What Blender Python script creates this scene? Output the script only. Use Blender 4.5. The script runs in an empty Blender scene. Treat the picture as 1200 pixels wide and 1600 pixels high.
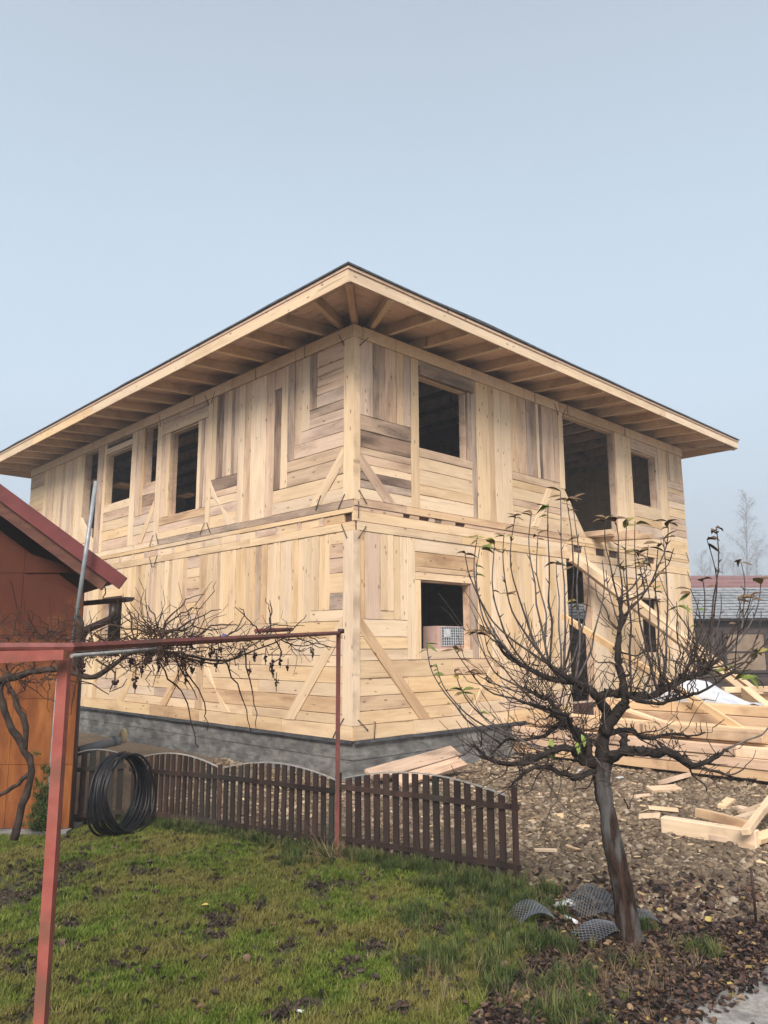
import bpy, bmesh, math, random
import numpy as np
from mathutils import Vector, Matrix, noise

rnd = random.Random(7)
S = bpy.context.scene
COL = S.collection
EYE = 1.70
FPX, PITCH, ROLL = 1190.7, 0.1741, -0.0038

# ---------------------------------------------------------------- camera
_w = Vector((0, math.cos(PITCH), math.sin(PITCH)))
_u0 = Vector((0, -math.sin(PITCH), math.cos(PITCH)))
_r0 = Vector((1, 0, 0))
CR = _r0 * math.cos(ROLL) + _u0 * math.sin(ROLL)
CU = -_r0 * math.sin(ROLL) + _u0 * math.cos(ROLL)
CW = _w
cd = bpy.data.cameras.new('camera')
cam = bpy.data.objects.new('camera', cd)
COL.objects.link(cam)
cd.sensor_fit = 'HORIZONTAL'
cd.sensor_width = 36
cd.lens = 36 * FPX / 1200
cd.clip_start = 0.05
cd.clip_end = 3000
m = Matrix((CR, CU, -CW)).transposed().to_4x4()
m.translation = Vector((0, 0, EYE))
cam.matrix_world = m
S.camera = cam

# ---------------------------------------------------------------- sky, sun, exposure
SUN_EL, SUN_AZ = math.radians(39), math.radians(-8)      # azimuth of where the light comes FROM, behind the camera
W = bpy.data.worlds.new('World')
S.world = W
W.use_nodes = True
nt = W.node_tree
nt.nodes.clear()
out = nt.nodes.new('ShaderNodeOutputWorld')
bg = nt.nodes.new('ShaderNodeBackground')
bg.inputs['Strength'].default_value = 0.118
sky = nt.nodes.new('ShaderNodeTexSky')
sky.sky_type = 'NISHITA'
sky.sun_disc = False
sky.sun_elevation = SUN_EL
sky.sun_rotation = math.pi + SUN_AZ
sky.dust_density = 4.0
tc = nt.nodes.new('ShaderNodeTexCoord')
sep = nt.nodes.new('ShaderNodeSeparateXYZ')
nt.links.new(tc.outputs['Generated'], sep.inputs[0])
ramp = nt.nodes.new('ShaderNodeValToRGB')
ramp.color_ramp.elements[0].position = 0.0
ramp.color_ramp.elements[0].color = (0.58, 0.67, 0.755, 1)
e = ramp.color_ramp.elements.new(0.30); e.color = (0.61, 0.735, 0.85, 1)
e = ramp.color_ramp.elements.new(0.48); e.color = (0.54, 0.66, 0.775, 1)
ramp.color_ramp.elements[-1].position = 0.75
ramp.color_ramp.elements[-1].color = (0.42, 0.48, 0.55, 1)
nt.links.new(sep.outputs['Z'], ramp.inputs[0])
cn = nt.nodes.new('ShaderNodeTexNoise')
cn.inputs['Scale'].default_value = 1.6
cn.inputs['Detail'].default_value = 3
nt.links.new(tc.outputs['Generated'], cn.inputs['Vector'])
mr = nt.nodes.new('ShaderNodeMapRange')
mr.inputs['To Min'].default_value = 2.35
mr.inputs['To Max'].default_value = 2.72
nt.links.new(cn.outputs['Fac'], mr.inputs['Value'])
sc_ = nt.nodes.new('ShaderNodeVectorMath'); sc_.operation = 'SCALE'
nt.links.new(ramp.outputs[0], sc_.inputs[0])
nt.links.new(mr.outputs[0], sc_.inputs['Scale'])
mx = nt.nodes.new('ShaderNodeMix'); mx.data_type = 'RGBA'
mx.inputs['Factor'].default_value = 0.93                  # overcast: the cloud deck hides most of the blue
nt.links.new(sky.outputs[0], mx.inputs['A'])
nt.links.new(sc_.outputs[0], mx.inputs['B'])
nt.links.new(mx.outputs['Result'], bg.inputs['Color'])
nt.links.new(bg.outputs[0], out.inputs['Surface'])

sd = bpy.data.lights.new('sun', 'SUN')
sd.energy = 1.5
sd.angle = math.radians(30)
sd.color = (1.0, 0.93, 0.87)
sun = bpy.data.objects.new('sun', sd)
COL.objects.link(sun)
_d = Vector((math.sin(SUN_AZ) * math.cos(SUN_EL), -math.cos(SUN_AZ) * math.cos(SUN_EL), math.sin(SUN_EL)))
sun.rotation_euler = _d.to_track_quat('Z', 'Y').to_euler()

S.view_settings.view_transform = 'Standard'
S.view_settings.look = 'None'
S.view_settings.exposure = 1.88
S.view_settings.gamma = 1
S.view_settings.use_curve_mapping = False
S.cycles.volume_bounces = 0
S.cycles.max_bounces = 6
S.cycles.transparent_max_bounces = 6


# ---------------------------------------------------------------- geometry of the place
CX, CY = -0.403, 10.0
AZ = 0.7673
LV = Vector((-math.sin(AZ), math.cos(AZ), 0))        # along the left wall, away from the near corner
RV = Vector((math.cos(AZ), math.sin(AZ), 0))         # along the right wall
CV = Vector((CX, CY, 0))
ZV = Vector((0, 0, 1))


def HP(l, r, z):
    return CV + LV * l + RV * r + ZV * z


def ray(px, py):
    return CW + CR * ((px - 600) / FPX) - CU * ((py - 800) / FPX)


def G(px, py, z=0.0):
    v = ray(px, py)
    return v * ((z - EYE) / v.z) + Vector((0, 0, EYE))


def AY(px, py, Y):
    v = ray(px, py)
    return v * (Y / v.y) + Vector((0, 0, EYE))


def RW(px, py, off=0.0):                               # point on a plane parallel to the right wall, off metres in front
    v = ray(px, py)
    p0 = CV - LV * off
    t = (p0 - Vector((0, 0, EYE))).dot(LV) / v.dot(LV)
    return v * t + Vector((0, 0, EYE))


def RS(px, py, r):                                     # point on a plane of constant r
    v = ray(px, py)
    t = (CV + RV * r - Vector((0, 0, EYE))).dot(RV) / v.dot(RV)
    return v * t + Vector((0, 0, EYE))


def gh(x, y):                                          # gentle unevenness of the ground
    return 0.018 * noise.noise(Vector((x * 0.8, y * 0.8, 3.1))) + 0.008 * noise.noise(Vector((x * 3, y * 3, 8.0)))


# ---------------------------------------------------------------- object helpers
def link(name, me, mat=None, parent=None, mtx=None):
    o = bpy.data.objects.new(name, me)
    COL.objects.link(o)
    if mat is not None and me is not None and not me.materials:
        me.materials.append(mat)
    if mtx is not None:
        o.matrix_world = mtx
    if parent is not None:
        o.parent = parent
        o.matrix_parent_inverse = parent.matrix_basis.inverted() if parent.parent is None else Matrix()
    return o


def thing(name, label, cat, loc=(0, 0, 0), group=None):
    o = bpy.data.objects.new(name, None)
    o.empty_display_size = 0.2
    COL.objects.link(o)
    o.location = loc
    o.matrix_basis = Matrix.Translation(Vector(loc))
    tag(o, label, cat, group)
    return o


def tag(o, label, cat, group=None, kind=None):
    if label: o['label'] = label
    if cat: o['category'] = cat
    if group: o['group'] = group
    if kind: o['kind'] = kind
    return o


class MB:
    def __init__(s):
        s.v = []; s.f = []; s.sm = []

    def quadbox(s, c):                                  # 8 corners, bottom 4 then top 4 (both counter-clockwise)
        b = len(s.v); s.v += [Vector(p) for p in c]
        for q in ((0, 3, 2, 1), (4, 5, 6, 7), (0, 1, 5, 4), (1, 2, 6, 5), (2, 3, 7, 6), (3, 0, 4, 7)):
            s.f.append(tuple(b + i for i in q)); s.sm.append(False)

    def box(s, x0, x1, y0, y1, z0, z1):
        s.quadbox([(x0, y0, z0), (x1, y0, z0), (x1, y1, z0), (x0, y1, z0), (x0, y0, z1), (x1, y0, z1), (x1, y1, z1), (x0, y1, z1)])

    def hbox(s, l0, l1, r0, r1, z0, z1):                # box in house axes; LV x RV points down, so order accordingly
        s.quadbox([HP(l0, r0, z0), HP(l0, r1, z0), HP(l1, r1, z0), HP(l1, r0, z0), HP(l0, r0, z1), HP(l0, r1, z1), HP(l1, r1, z1), HP(l1, r0, z1)])

    def tube(s, pts, rad, n=6, smooth=True, caps=True):
        pts = [Vector(p) for p in pts]
        if not hasattr(rad, '__len__'): rad = [rad] * len(pts)
        b = len(s.v)
        t = (pts[1] - pts[0]).normalized()
        a = Vector((0, 0, 1)) if abs(t.z) < 0.9 else Vector((1, 0, 0))
        nx = t.cross(a).normalized()
        for i, p in enumerate(pts):
            t2 = (pts[min(i + 1, len(pts) - 1)] - pts[max(i - 1, 0)])
            if t2.length < 1e-9: t2 = t
            t2.normalize()
            nx = (nx - t2 * nx.dot(t2))
            if nx.length < 1e-6: nx = t2.orthogonal()
            nx.normalize()
            ny = t2.cross(nx)
            for k in range(n):
                an = 2 * math.pi * k / n
                s.v.append(p + (nx * math.cos(an) + ny * math.sin(an)) * rad[i])
        for i in range(len(pts) - 1):
            for k in range(n):
                s.f.append((b + i * n + k, b + i * n + (k + 1) % n, b + (i + 1) * n + (k + 1) % n, b + (i + 1) * n + k)); s.sm.append(smooth)
        if caps:
            s.f.append(tuple(b + k for k in reversed(range(n)))); s.sm.append(False)
            e_ = b + (len(pts) - 1) * n
            s.f.append(tuple(e_ + k for k in range(n))); s.sm.append(False)

    def blob(s, c, r, seg=6, ring=4, sq=(1, 1, 1), jit=0.0):
        b = len(s.v); c = Vector(c)
        s.v.append(c + Vector((0, 0, r * sq[2])))
        for i in range(1, ring):
            th = math.pi * i / ring
            for k in range(seg):
                a = 2 * math.pi * k / seg
                j = 1 + rnd.uniform(-jit, jit)
                s.v.append(c + Vector((math.sin(th) * math.cos(a) * sq[0], math.sin(th) * math.sin(a) * sq[1], math.cos(th) * sq[2])) * r * j)
        s.v.append(c - Vector((0, 0, r * sq[2])))
        e_ = len(s.v) - 1
        for k in range(seg):
            s.f.append((b, b + 1 + k, b + 1 + (k + 1) % seg)); s.sm.append(True)
            s.f.append((e_, e_ - seg + (k + 1) % seg, e_ - seg + k)); s.sm.append(True)
        for i in range(ring - 2):
            for k in range(seg):
                p = b + 1 + i * seg
                s.f.append((p + k, p + seg + k, p + seg + (k + 1) % seg, p + (k + 1) % seg)); s.sm.append(True)

    def mesh(s, name):
        me = bpy.data.meshes.new(name)
        me.from_pydata([tuple(v) for v in s.v], [], s.f)
        me.polygons.foreach_set('use_smooth', s.sm)
        me.update()
        return me

    def build(s, name, mat, parent=None, origin=None, mtx=None):
        if origin is not None:
            o3 = Vector(origin)
            s.v = [v - o3 for v in s.v]
            mtx = Matrix.Translation(o3)
        return link(name, s.mesh(name), mat, parent, mtx)


def sheet(name, poly, z, mat, step=None, bump=True):
    bm = bmesh.new()
    if step is None:
        bm.faces.new([bm.verts.new((p[0], p[1], z)) for p in poly])
    else:
        xs = [p[0] for p in poly]; ys = [p[1] for p in poly]
        bm.faces.new([bm.verts.new((p[0], p[1], z)) for p in poly])
        x = math.floor(min(xs) / step) * step
        while x < max(xs):
            bmesh.ops.bisect_plane(bm, geom=bm.verts[:] + bm.edges[:] + bm.faces[:], plane_co=(x, 0, 0), plane_no=(1, 0, 0)); x += step
        y = math.floor(min(ys) / step) * step
        while y < max(ys):
            bmesh.ops.bisect_plane(bm, geom=bm.verts[:] + bm.edges[:] + bm.faces[:], plane_co=(0, y, 0), plane_no=(0, 1, 0)); y += step
        for v in bm.verts:
            if bump: v.co.z += gh(v.co.x, v.co.y)
    bmesh.ops.recalc_face_normals(bm, faces=bm.faces[:])
    for f in bm.faces:
        f.smooth = True
        if f.normal.z < 0: f.normal_flip()
    me = bpy.data.meshes.new(name)
    bm.to_mesh(me); bm.free()
    return tag(link(name, me, mat), None, None, None, 'structure')


# ---------------------------------------------------------------- materials
def newmat(name):
    mt = bpy.data.materials.new(name)
    mt.use_nodes = True
    n = mt.node_tree
    b = n.nodes['Principled BSDF']
    return mt, n, b


def N(n, typ, **kw):
    o = n.nodes.new(typ)
    for k, v in kw.items():
        if k in o.inputs: o.inputs[k].default_value = v
        else: setattr(o, k, v)
    return o


def rampn(n, fac, stops):
    r = n.nodes.new('ShaderNodeValToRGB')
    el = r.color_ramp.elements
    el[0].position = stops[0][0]; el[0].color = (*stops[0][1], 1)
    el[1].position = stops[-1][0]; el[1].color = (*stops[-1][1], 1)
    for p, c in stops[1:-1]:
        x = el.new(p); x.color = (*c, 1)
    n.links.new(fac, r.inputs[0])
    return r


def mixc(n, fac, a, b, mode='MIX'):
    x = n.nodes.new('ShaderNodeMix'); x.data_type = 'RGBA'; x.blend_type = mode
    for nm, v in (('Factor', fac), ('A', a), ('B', b)):
        if hasattr(v, 'is_output'): n.links.new(v, x.inputs[nm])
        elif nm == 'Factor': x.inputs[nm].default_value = v
        else: x.inputs[nm].default_value = (*v, 1)
    return x.outputs['Result']


def wood(name, light, dark, stain=(0.2, 0.15, 0.11), stain_amt=0.35, rough=0.75, var=0.12, knots=True):
    mt, n, b = newmat(name)
    tc = N(n, 'ShaderNodeTexCoord'); oi = N(n, 'ShaderNodeObjectInfo')
    off = N(n, 'ShaderNodeVectorMath', operation='SCALE')
    cmb = N(n, 'ShaderNodeCombineXYZ')
    mul = N(n, 'ShaderNodeMath', operation='MULTIPLY'); mul.inputs[1].default_value = 57.0
    n.links.new(oi.outputs['Random'], mul.inputs[0])
    for i in range(3): n.links.new(mul.outputs[0], cmb.inputs[i])
    add = N(n, 'ShaderNodeVectorMath', operation='ADD')
    n.links.new(tc.outputs['Object'], add.inputs[0]); n.links.new(cmb.outputs[0], add.inputs[1])
    mp = N(n, 'ShaderNodeMapping'); mp.inputs['Scale'].default_value = (1.6, 26, 26)
    n.links.new(add.outputs[0], mp.inputs[0])
    g = N(n, 'ShaderNodeTexNoise', Scale=1.0, Detail=7.0, Roughness=0.62, Distortion=0.35)
    n.links.new(mp.outputs[0], g.inputs['Vector'])
    r = rampn(n, g.outputs['Fac'], [(0.28, dark), (0.5, tuple((a * 2 + c) / 3 for a, c in zip(light, dark))), (0.72, light)])
    mp2 = N(n, 'ShaderNodeMapping'); mp2.inputs['Scale'].default_value = (1.1, 4.5, 4.5)
    n.links.new(add.outputs[0], mp2.inputs[0])
    g2 = N(n, 'ShaderNodeTexNoise', Scale=1.0, Detail=5.0, Roughness=0.6)
    n.links.new(mp2.outputs[0], g2.inputs['Vector'])
    r2 = rampn(n, g2.outputs['Fac'], [(0.46, (0, 0, 0)), (0.68, (min(1, stain_amt * 1.3),) * 3)])
    c = mixc(n, r2.outputs[0], r.outputs[0], stain)
    if knots:
        mp3 = N(n, 'ShaderNodeMapping'); mp3.inputs['Scale'].default_value = (3.6, 9.5, 0.01)
        n.links.new(add.outputs[0], mp3.inputs[0])
        vo = N(n, 'ShaderNodeTexVoronoi', Scale=1.0); vo.feature = 'F1'
        n.links.new(mp3.outputs[0], vo.inputs['Vector'])
        r3 = rampn(n, vo.outputs['Distance'], [(0.06, (0.8,) * 3), (0.15, (0, 0, 0))])
        c = mixc(n, r3.outputs[0], c, (0.16, 0.085, 0.045))
    # drying cracks along the grain
    mpc = N(n, 'ShaderNodeMapping'); mpc.inputs['Scale'].default_value = (0.9, 42, 0.01)
    n.links.new(add.outputs[0], mpc.inputs[0])
    gc = N(n, 'ShaderNodeTexNoise', Scale=1.0, Detail=2.0, Roughness=0.4)
    n.links.new(mpc.outputs[0], gc.inputs['Vector'])
    rc = rampn(n, gc.outputs['Fac'], [(0.68, (0, 0, 0)), (0.74, (0.55,) * 3)])
    c = mixc(n, rc.outputs[0], c, tuple(x * .45 for x in dark))
    # bark-brown waney edges of rough sawn boards
    sg = N(n, 'ShaderNodeSeparateXYZ'); n.links.new(tc.outputs['Generated'], sg.inputs[0])
    ab = N(n, 'ShaderNodeMath', operation='SUBTRACT'); n.links.new(sg.outputs['Y'], ab.inputs[0]); ab.inputs[1].default_value = 0.5
    ab2 = N(n, 'ShaderNodeMath', operation='ABSOLUTE'); n.links.new(ab.outputs[0], ab2.inputs[0])
    gw = N(n, 'ShaderNodeTexNoise', Scale=1.7, Detail=4.0, Roughness=0.6); n.links.new(add.outputs[0], gw.inputs['Vector'])
    aw = N(n, 'ShaderNodeMath', operation='MULTIPLY_ADD'); aw.inputs[1].default_value = 0.55
    n.links.new(gw.outputs['Fac'], aw.inputs[0]); n.links.new(ab2.outputs[0], aw.inputs[2])
    rw = rampn(n, aw.outputs[0], [(0.76, (0, 0, 0)), (0.86, (0.55,) * 3)])
    c = mixc(n, rw.outputs[0], c, tuple(x * .62 for x in stain) if knots else stain)
    hv = N(n, 'ShaderNodeHueSaturation')
    n.links.new(c, hv.inputs['Color'])
    m1 = N(n, 'ShaderNodeMapRange'); m1.inputs['To Min'].default_value = 1 - var; m1.inputs['To Max'].default_value = 1 + var * 0.6
    n.links.new(oi.outputs['Random'], m1.inputs['Value'])
    n.links.new(m1.outputs[0], hv.inputs['Value'])
    fr = N(n, 'ShaderNodeMath', operation='FRACT')
    m0 = N(n, 'ShaderNodeMath', operation='MULTIPLY'); m0.inputs[1].default_value = 13.7
    n.links.new(oi.outputs['Random'], m0.inputs[0]); n.links.new(m0.outputs[0], fr.inputs[0])
    m2 = N(n, 'ShaderNodeMapRange'); m2.inputs['To Min'].default_value = 0.92; m2.inputs['To Max'].default_value = 1.15
    n.links.new(fr.outputs[0], m2.inputs['Value']); n.links.new(m2.outputs[0], hv.inputs['Saturation'])
    n.links.new(hv.outputs[0], b.inputs['Base Color'])
    b.inputs['Roughness'].default_value = rough
    b.inputs['Specular IOR Level'].default_value = 0.25
    bp = N(n, 'ShaderNodeBump', Strength=0.25, Distance=0.004)
    n.links.new(g.outputs['Fac'], bp.inputs['Height']); n.links.new(bp.outputs[0], b.inputs['Normal'])
    return mt


def noisy(name, c1, c2, scale=4, detail=6, rough=0.8, bump=0.3, bd=0.01, c3=None, coords='Object', spec=0.3, scale3=1.2, randval=0.0, mapping=None, metallic=0.0, lo=.35, hi=.65):
    mt, n, b = newmat(name)
    tc = N(n, 'ShaderNodeTexCoord')
    src = tc.outputs[coords]
    if mapping:
        mp = N(n, 'ShaderNodeMapping'); mp.inputs['Scale'].default_value = mapping
        n.links.new(src, mp.inputs[0]); src = mp.outputs[0]
    g = N(n, 'ShaderNodeTexNoise', Scale=scale, Detail=detail, Roughness=0.62)
    n.links.new(src, g.inputs['Vector'])
    r = rampn(n, g.outputs['Fac'], [(lo, c1), (hi, c2)])
    c = r.outputs[0]
    if c3:
        g3 = N(n, 'ShaderNodeTexNoise', Scale=scale3, Detail=5.0)
        n.links.new(src, g3.inputs['Vector'])
        r3 = rampn(n, g3.outputs['Fac'], [(0.48, (0, 0, 0)), (0.64, (0.9,) * 3)])
        c = mixc(n, r3.outputs[0], c, c3)
    if randval:
        oi = N(n, 'ShaderNodeObjectInfo'); hv = N(n, 'ShaderNodeHueSaturation')
        m1 = N(n, 'ShaderNodeMapRange'); m1.inputs['To Min'].default_value = 1 - randval; m1.inputs['To Max'].default_value = 1 + randval
        n.links.new(oi.outputs['Random'], m1.inputs['Value']); n.links.new(m1.outputs[0], hv.inputs['Value'])
        n.links.new(c, hv.inputs['Color']); c = hv.outputs[0]
    n.links.new(c, b.inputs['Base Color'])
    b.inputs['Roughness'].default_value = rough
    b.inputs['Metallic'].default_value = metallic
    b.inputs['Specular IOR Level'].default_value = spec
    if bump:
        bp = N(n, 'ShaderNodeBump', Strength=bump, Distance=bd)
        n.links.new(g.outputs['Fac'], bp.inputs['Height']); n.links.new(bp.outputs[0], b.inputs['Normal'])
    return mt


def ramp_random(name, stops, rough=0.8, spec=0.2, extra=None, trans=0.0):
    mt, n, b = newmat(name)
    oi = N(n, 'ShaderNodeObjectInfo')
    r = rampn(n, oi.outputs['Random'], stops)
    c = r.outputs[0]
    if extra:                                          # patchy mix driven by where the piece lies
        g = N(n, 'ShaderNodeTexNoise', Scale=extra[0], Detail=3.0)
        n.links.new(oi.outputs['Location'], g.inputs['Vector'])
        rr = rampn(n, g.outputs['Fac'], [(extra[2], (0, 0, 0)), (extra[3], (0.85,) * 3)])
        c = mixc(n, rr.outputs[0], c, extra[1])
    n.links.new(c, b.inputs['Base Color'])
    b.inputs['Roughness'].default_value = rough
    b.inputs['Specular IOR Level'].default_value = spec
    return mt


M = {}
M['y'] = wood('fresh_pine', (0.79, 0.59, 0.375), (0.66, 0.47, 0.285), (0.42, 0.26, 0.15), 0.35)
M['l'] = wood('pale_pine', (0.80, 0.615, 0.42), (0.69, 0.505, 0.325), (0.45, 0.30, 0.19), 0.28)
M['p'] = wood('faded_pine', (0.71, 0.52, 0.38), (0.55, 0.39, 0.28), (0.29, 0.185, 0.13), 0.5)
M['o'] = wood('reddish_pine', (0.70, 0.50, 0.32), (0.55, 0.375, 0.23), (0.28, 0.155, 0.095), 0.45)
M['g'] = wood('weathered_grey_board', (0.53, 0.39, 0.29), (0.37, 0.265, 0.195), (0.10, 0.075, 0.06), 0.6)
M['d'] = wood('dark_stained_board', (0.38, 0.26, 0.185), (0.19, 0.12, 0.085), (0.06, 0.04, 0.03), 0.7)
M['r'] = wood('roof_boards', (0.74, 0.53, 0.39), (0.64, 0.45, 0.33), (0.35, 0.24, 0.17), 0.12)
M['in'] = wood('shade_dark_inner_boards', (0.13, 0.07, 0.055), (0.075, 0.04, 0.033), (0.08, 0.05, 0.04), 0.6)  # pine coloured near black: shade of rooms and board gaps put into the colour
M['conc'] = noisy('foundation_concrete', (0.10, 0.096, 0.088), (0.26, 0.25, 0.23), 4.5, 10, 0.9, 0.9, 0.02, (0.085, 0.083, 0.08), mapping=(1, 1, 2.2), scale3=1.6)
M['felt'] = noisy('roofing_felt', (0.035, 0.036, 0.04), (0.09, 0.09, 0.095), 9, 5, 0.8, 0.3, 0.004)
M['iron'] = noisy('black_iron', (0.03, 0.025, 0.022), (0.07, 0.05, 0.04), 30, 3, 0.6, 0)
M['redpaint'] = noisy('red_primer_paint', (0.25, 0.062, 0.048), (0.34, 0.10, 0.075), 14, 7, 0.62, 0.15, 0.001, (0.17, 0.075, 0.05), scale3=6, lo=.3, hi=.7)
M['rail'] = noisy('faded_red_steel', (0.12, 0.034, 0.028), (0.20, 0.062, 0.05), 14, 6, 0.6, 0.1, 0.001, (0.10, 0.05, 0.035), scale3=5)
M['darkpaint'] = noisy('brown_red_steel', (0.028, 0.015, 0.012), (0.062, 0.029, 0.022), 12, 6, 0.6, 0.1, 0.001)
M['fence'] = noisy('brown_fence_stain', (0.018, 0.010, 0.008), (0.050, 0.027, 0.020), 7, 8, 0.75, 0.4, 0.002, (0.028, 0.026, 0.02), mapping=(1, 1, 0.2), scale3=3, randval=0.35)
M['strip'] = noisy('galvanised_strip', (0.28, 0.27, 0.26), (0.5, 0.49, 0.47), 20, 4, 0.45, 0.05, 0.001, metallic=0.5)
M['shedw'] = None
M['galv'] = noisy('galvanised_tube', (0.20, 0.21, 0.22), (0.33, 0.34, 0.35), 8, 5, 0.5, 0.05, 0.001, metallic=0.3)
M['pvc'] = noisy('grey_plastic_pipe', (0.17, 0.175, 0.18), (0.23, 0.235, 0.24), 6, 3, 0.45, 0)
M['foam'] = noisy('yellow_foam', (0.50, 0.38, 0.20), (0.65, 0.52, 0.32), 30, 4, 0.9, 0.5, 0.01)
M['hose'] = noisy('black_polyethylene', (0.006, 0.006, 0.008), (0.012, 0.013, 0.016), 10, 3, 0.42, 0.05, 0.001, spec=0.35)
M['gutter'] = noisy('dark_brown_gutter', (0.028, 0.017, 0.014), (0.05, 0.03, 0.026), 6, 4, 0.45, 0.05, 0.002, spec=0.4)
M['metalroof'] = noisy('dark_red_sheet', (0.095, 0.011, 0.010), (0.135, 0.020, 0.017), 5, 5, 0.5, 0.05, 0.002, spec=0.4)
M['barge'] = noisy('brown_barge_board', (0.07, 0.026, 0.017), (0.13, 0.052, 0.032), 5, 7, 0.75, 0.2, 0.003, mapping=(1, 1, 4))
M['soil'] = noisy('dark_soil', (0.040, 0.030, 0.020), (0.13, 0.10, 0.068), 6, 9, 0.95, 0.8, 0.02, (0.05, 0.055, 0.02), scale3=1.4)
M['lawn'] = noisy('mossy_soil', (0.035, 0.030, 0.014), (0.065, 0.075, 0.018), 9, 9, 0.95, 0.8, 0.015, (0.05, 0.036, 0.024), scale3=2.2)
M['gravelbed'] = noisy('gravel_bed', (0.09, 0.066, 0.045), (0.25, 0.185, 0.125), 22, 9, 0.9, 1.0, 0.03, (0.12, 0.095, 0.065), scale3=1.5)
M['asphalt'] = noisy('worn_asphalt', (0.045, 0.041, 0.040), (0.10, 0.094, 0.088), 40, 10, 0.9, 0.8, 0.008, (0.20, 0.185, 0.165), scale3=1.1)
M['stone'] = ramp_random('river_stone', [(0, (0.07, 0.048, 0.032)), (0.3, (0.135, 0.096, 0.063)), (0.6, (0.20, 0.145, 0.092)), (0.85, (0.28, 0.21, 0.14)), (1, (0.44, 0.36, 0.27))], 0.85, 0.25, (0.9, (0.115, 0.085, 0.058), 0.48, 0.66))
M['chip'] = ramp_random('wood_chip', [(0, (0.30, 0.19, 0.10)), (1, (0.66, 0.50, 0.30))], 0.8)
M['grass'] = ramp_random('grass_blade', [(0, (0.040, 0.066, 0.010)), (0.4, (0.090, 0.135, 0.018)), (0.8, (0.145, 0.185, 0.028)), (1, (0.22, 0.19, 0.07))], 0.75, 0.1, (1.9, (0.175, 0.145, 0.045), 0.42, 0.60))
M['grassdk'] = ramp_random('tall_grass_blade', [(0, (0.032, 0.050, 0.014)), (0.6, (0.062, 0.088, 0.022)), (1, (0.14, 0.135, 0.05))], 0.7, 0.15)
M['straw'] = ramp_random('dry_grass', [(0, (0.16, 0.11, 0.055)), (1, (0.34, 0.25, 0.14))], 0.8)
M['litter'] = ramp_random('fallen_leaf', [(0, (0.014, 0.009, 0.008)), (0.4, (0.036, 0.021, 0.017)), (0.7, (0.075, 0.042, 0.030)), (0.9, (0.14, 0.080, 0.050)), (0.975, (0.24, 0.15, 0.08)), (1.0, (0.40, 0.31, 0.08))], 0.6, 0.35)
M['clod'] = ramp_random('black_leaf_clump', [(0, (0.022, 0.017, 0.014)), (1, (0.085, 0.060, 0.045))], 0.8, 0.2)
M['bark'] = noisy('dark_bark', (0.009, 0.007, 0.006), (0.038, 0.029, 0.024), 16, 8, 0.9, 0.9, 0.01, (0.03, 0.023, 0.018), mapping=(1, 1, 0.25), scale3=2.0)
M['trunk'] = noisy('tree_trunk_bark', (0.013, 0.008, 0.006), (0.058, 0.034, 0.025), 13, 9, 0.9, 1.0, 0.02, (0.105, 0.10, 0.095), spec=.1, mapping=(2.6, 2.6, 0.6), scale3=5.5)
M['twig'] = noisy('twig_bark', (0.026, 0.018, 0.015), (0.075, 0.052, 0.042), 25, 4, 0.75, 0.2, 0.002)
M['greytwig'] = noisy('grey_shoot_bark', (0.05, 0.04, 0.038), (0.13, 0.11, 0.105), 20, 4, 0.8, 0.2, 0.002)
M['vine'] = noisy('vine_bark', (0.018, 0.012, 0.010), (0.060, 0.040, 0.030), 20, 6, 0.9, 0.7, 0.006)
M['cane'] = noisy('vine_cane', (0.028, 0.016, 0.012), (0.075, 0.042, 0.03), 20, 4, 0.8, 0.2, 0.002)
M['raisin'] = noisy('dried_grape', (0.020, 0.010, 0.010), (0.055, 0.022, 0.020), 20, 4, 0.7, 0.3, 0.003)
M['leaf_g'] = noisy('green_leaf', (0.10, 0.14, 0.025), (0.19, 0.22, 0.045), 20, 4, 0.55, 0.2, 0.002)
M['leaf_y'] = noisy('yellowing_leaf', (0.18, 0.14, 0.035), (0.33, 0.27, 0.07), 18, 4, 0.6, 0.2, 0.002)
M['leaf_b'] = noisy('brown_leaf', (0.09, 0.05, 0.028), (0.21, 0.13, 0.06), 18, 4, 0.7, 0.2, 0.002)
M['leaf_l'] = noisy('lime_leaf', (0.20, 0.28, 0.05), (0.30, 0.38, 0.08), 18, 4, 0.6, 0.2, 0.002)
M['mesh'] = noisy('grey_plastic_mesh', (0.075, 0.082, 0.095), (0.145, 0.155, 0.175), 9, 4, 0.6, 0, c3=(0.08, 0.065, 0.05), scale3=4)
M['white'] = noisy('white_sheeting', (0.45, 0.47, 0.50), (0.62, 0.64, 0.66), 5, 5, 0.55, 0.4, 0.02)
M['crate'] = noisy('pink_plastic', (0.50, 0.33, 0.27), (0.60, 0.42, 0.35), 6, 3, 0.5, 0.05, 0.001)
M['grid'] = noisy('white_wire', (0.55, 0.57, 0.60), (0.65, 0.67, 0.7), 6, 2, 0.4, 0)
M['glassdk'] = noisy('dark_filter', (0.06, 0.07, 0.08), (0.12, 0.135, 0.15), 5, 3, 0.35, 0)
M['shingle'] = noisy('grey_shingle', (0.20, 0.21, 0.225), (0.33, 0.345, 0.36), 6, 6, 0.8, 0.3, 0.01, randval=0.12)
M['redtile'] = noisy('red_roof_sheet', (0.19, 0.095, 0.09), (0.25, 0.125, 0.115), 3, 5, 0.6, 0.1, 0.01, randval=0.1)
M['barnwall'] = noisy('old_dark_boards', (0.035, 0.026, 0.024), (0.085, 0.065, 0.058), 5, 8, 0.9, 0.4, 0.01, mapping=(0.3, 1, 3), randval=0.3)
M['barnpanel'] = noisy('old_plywood', (0.20, 0.145, 0.10), (0.28, 0.21, 0.15), 3, 6, 0.85, 0.2, 0.005)
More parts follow.
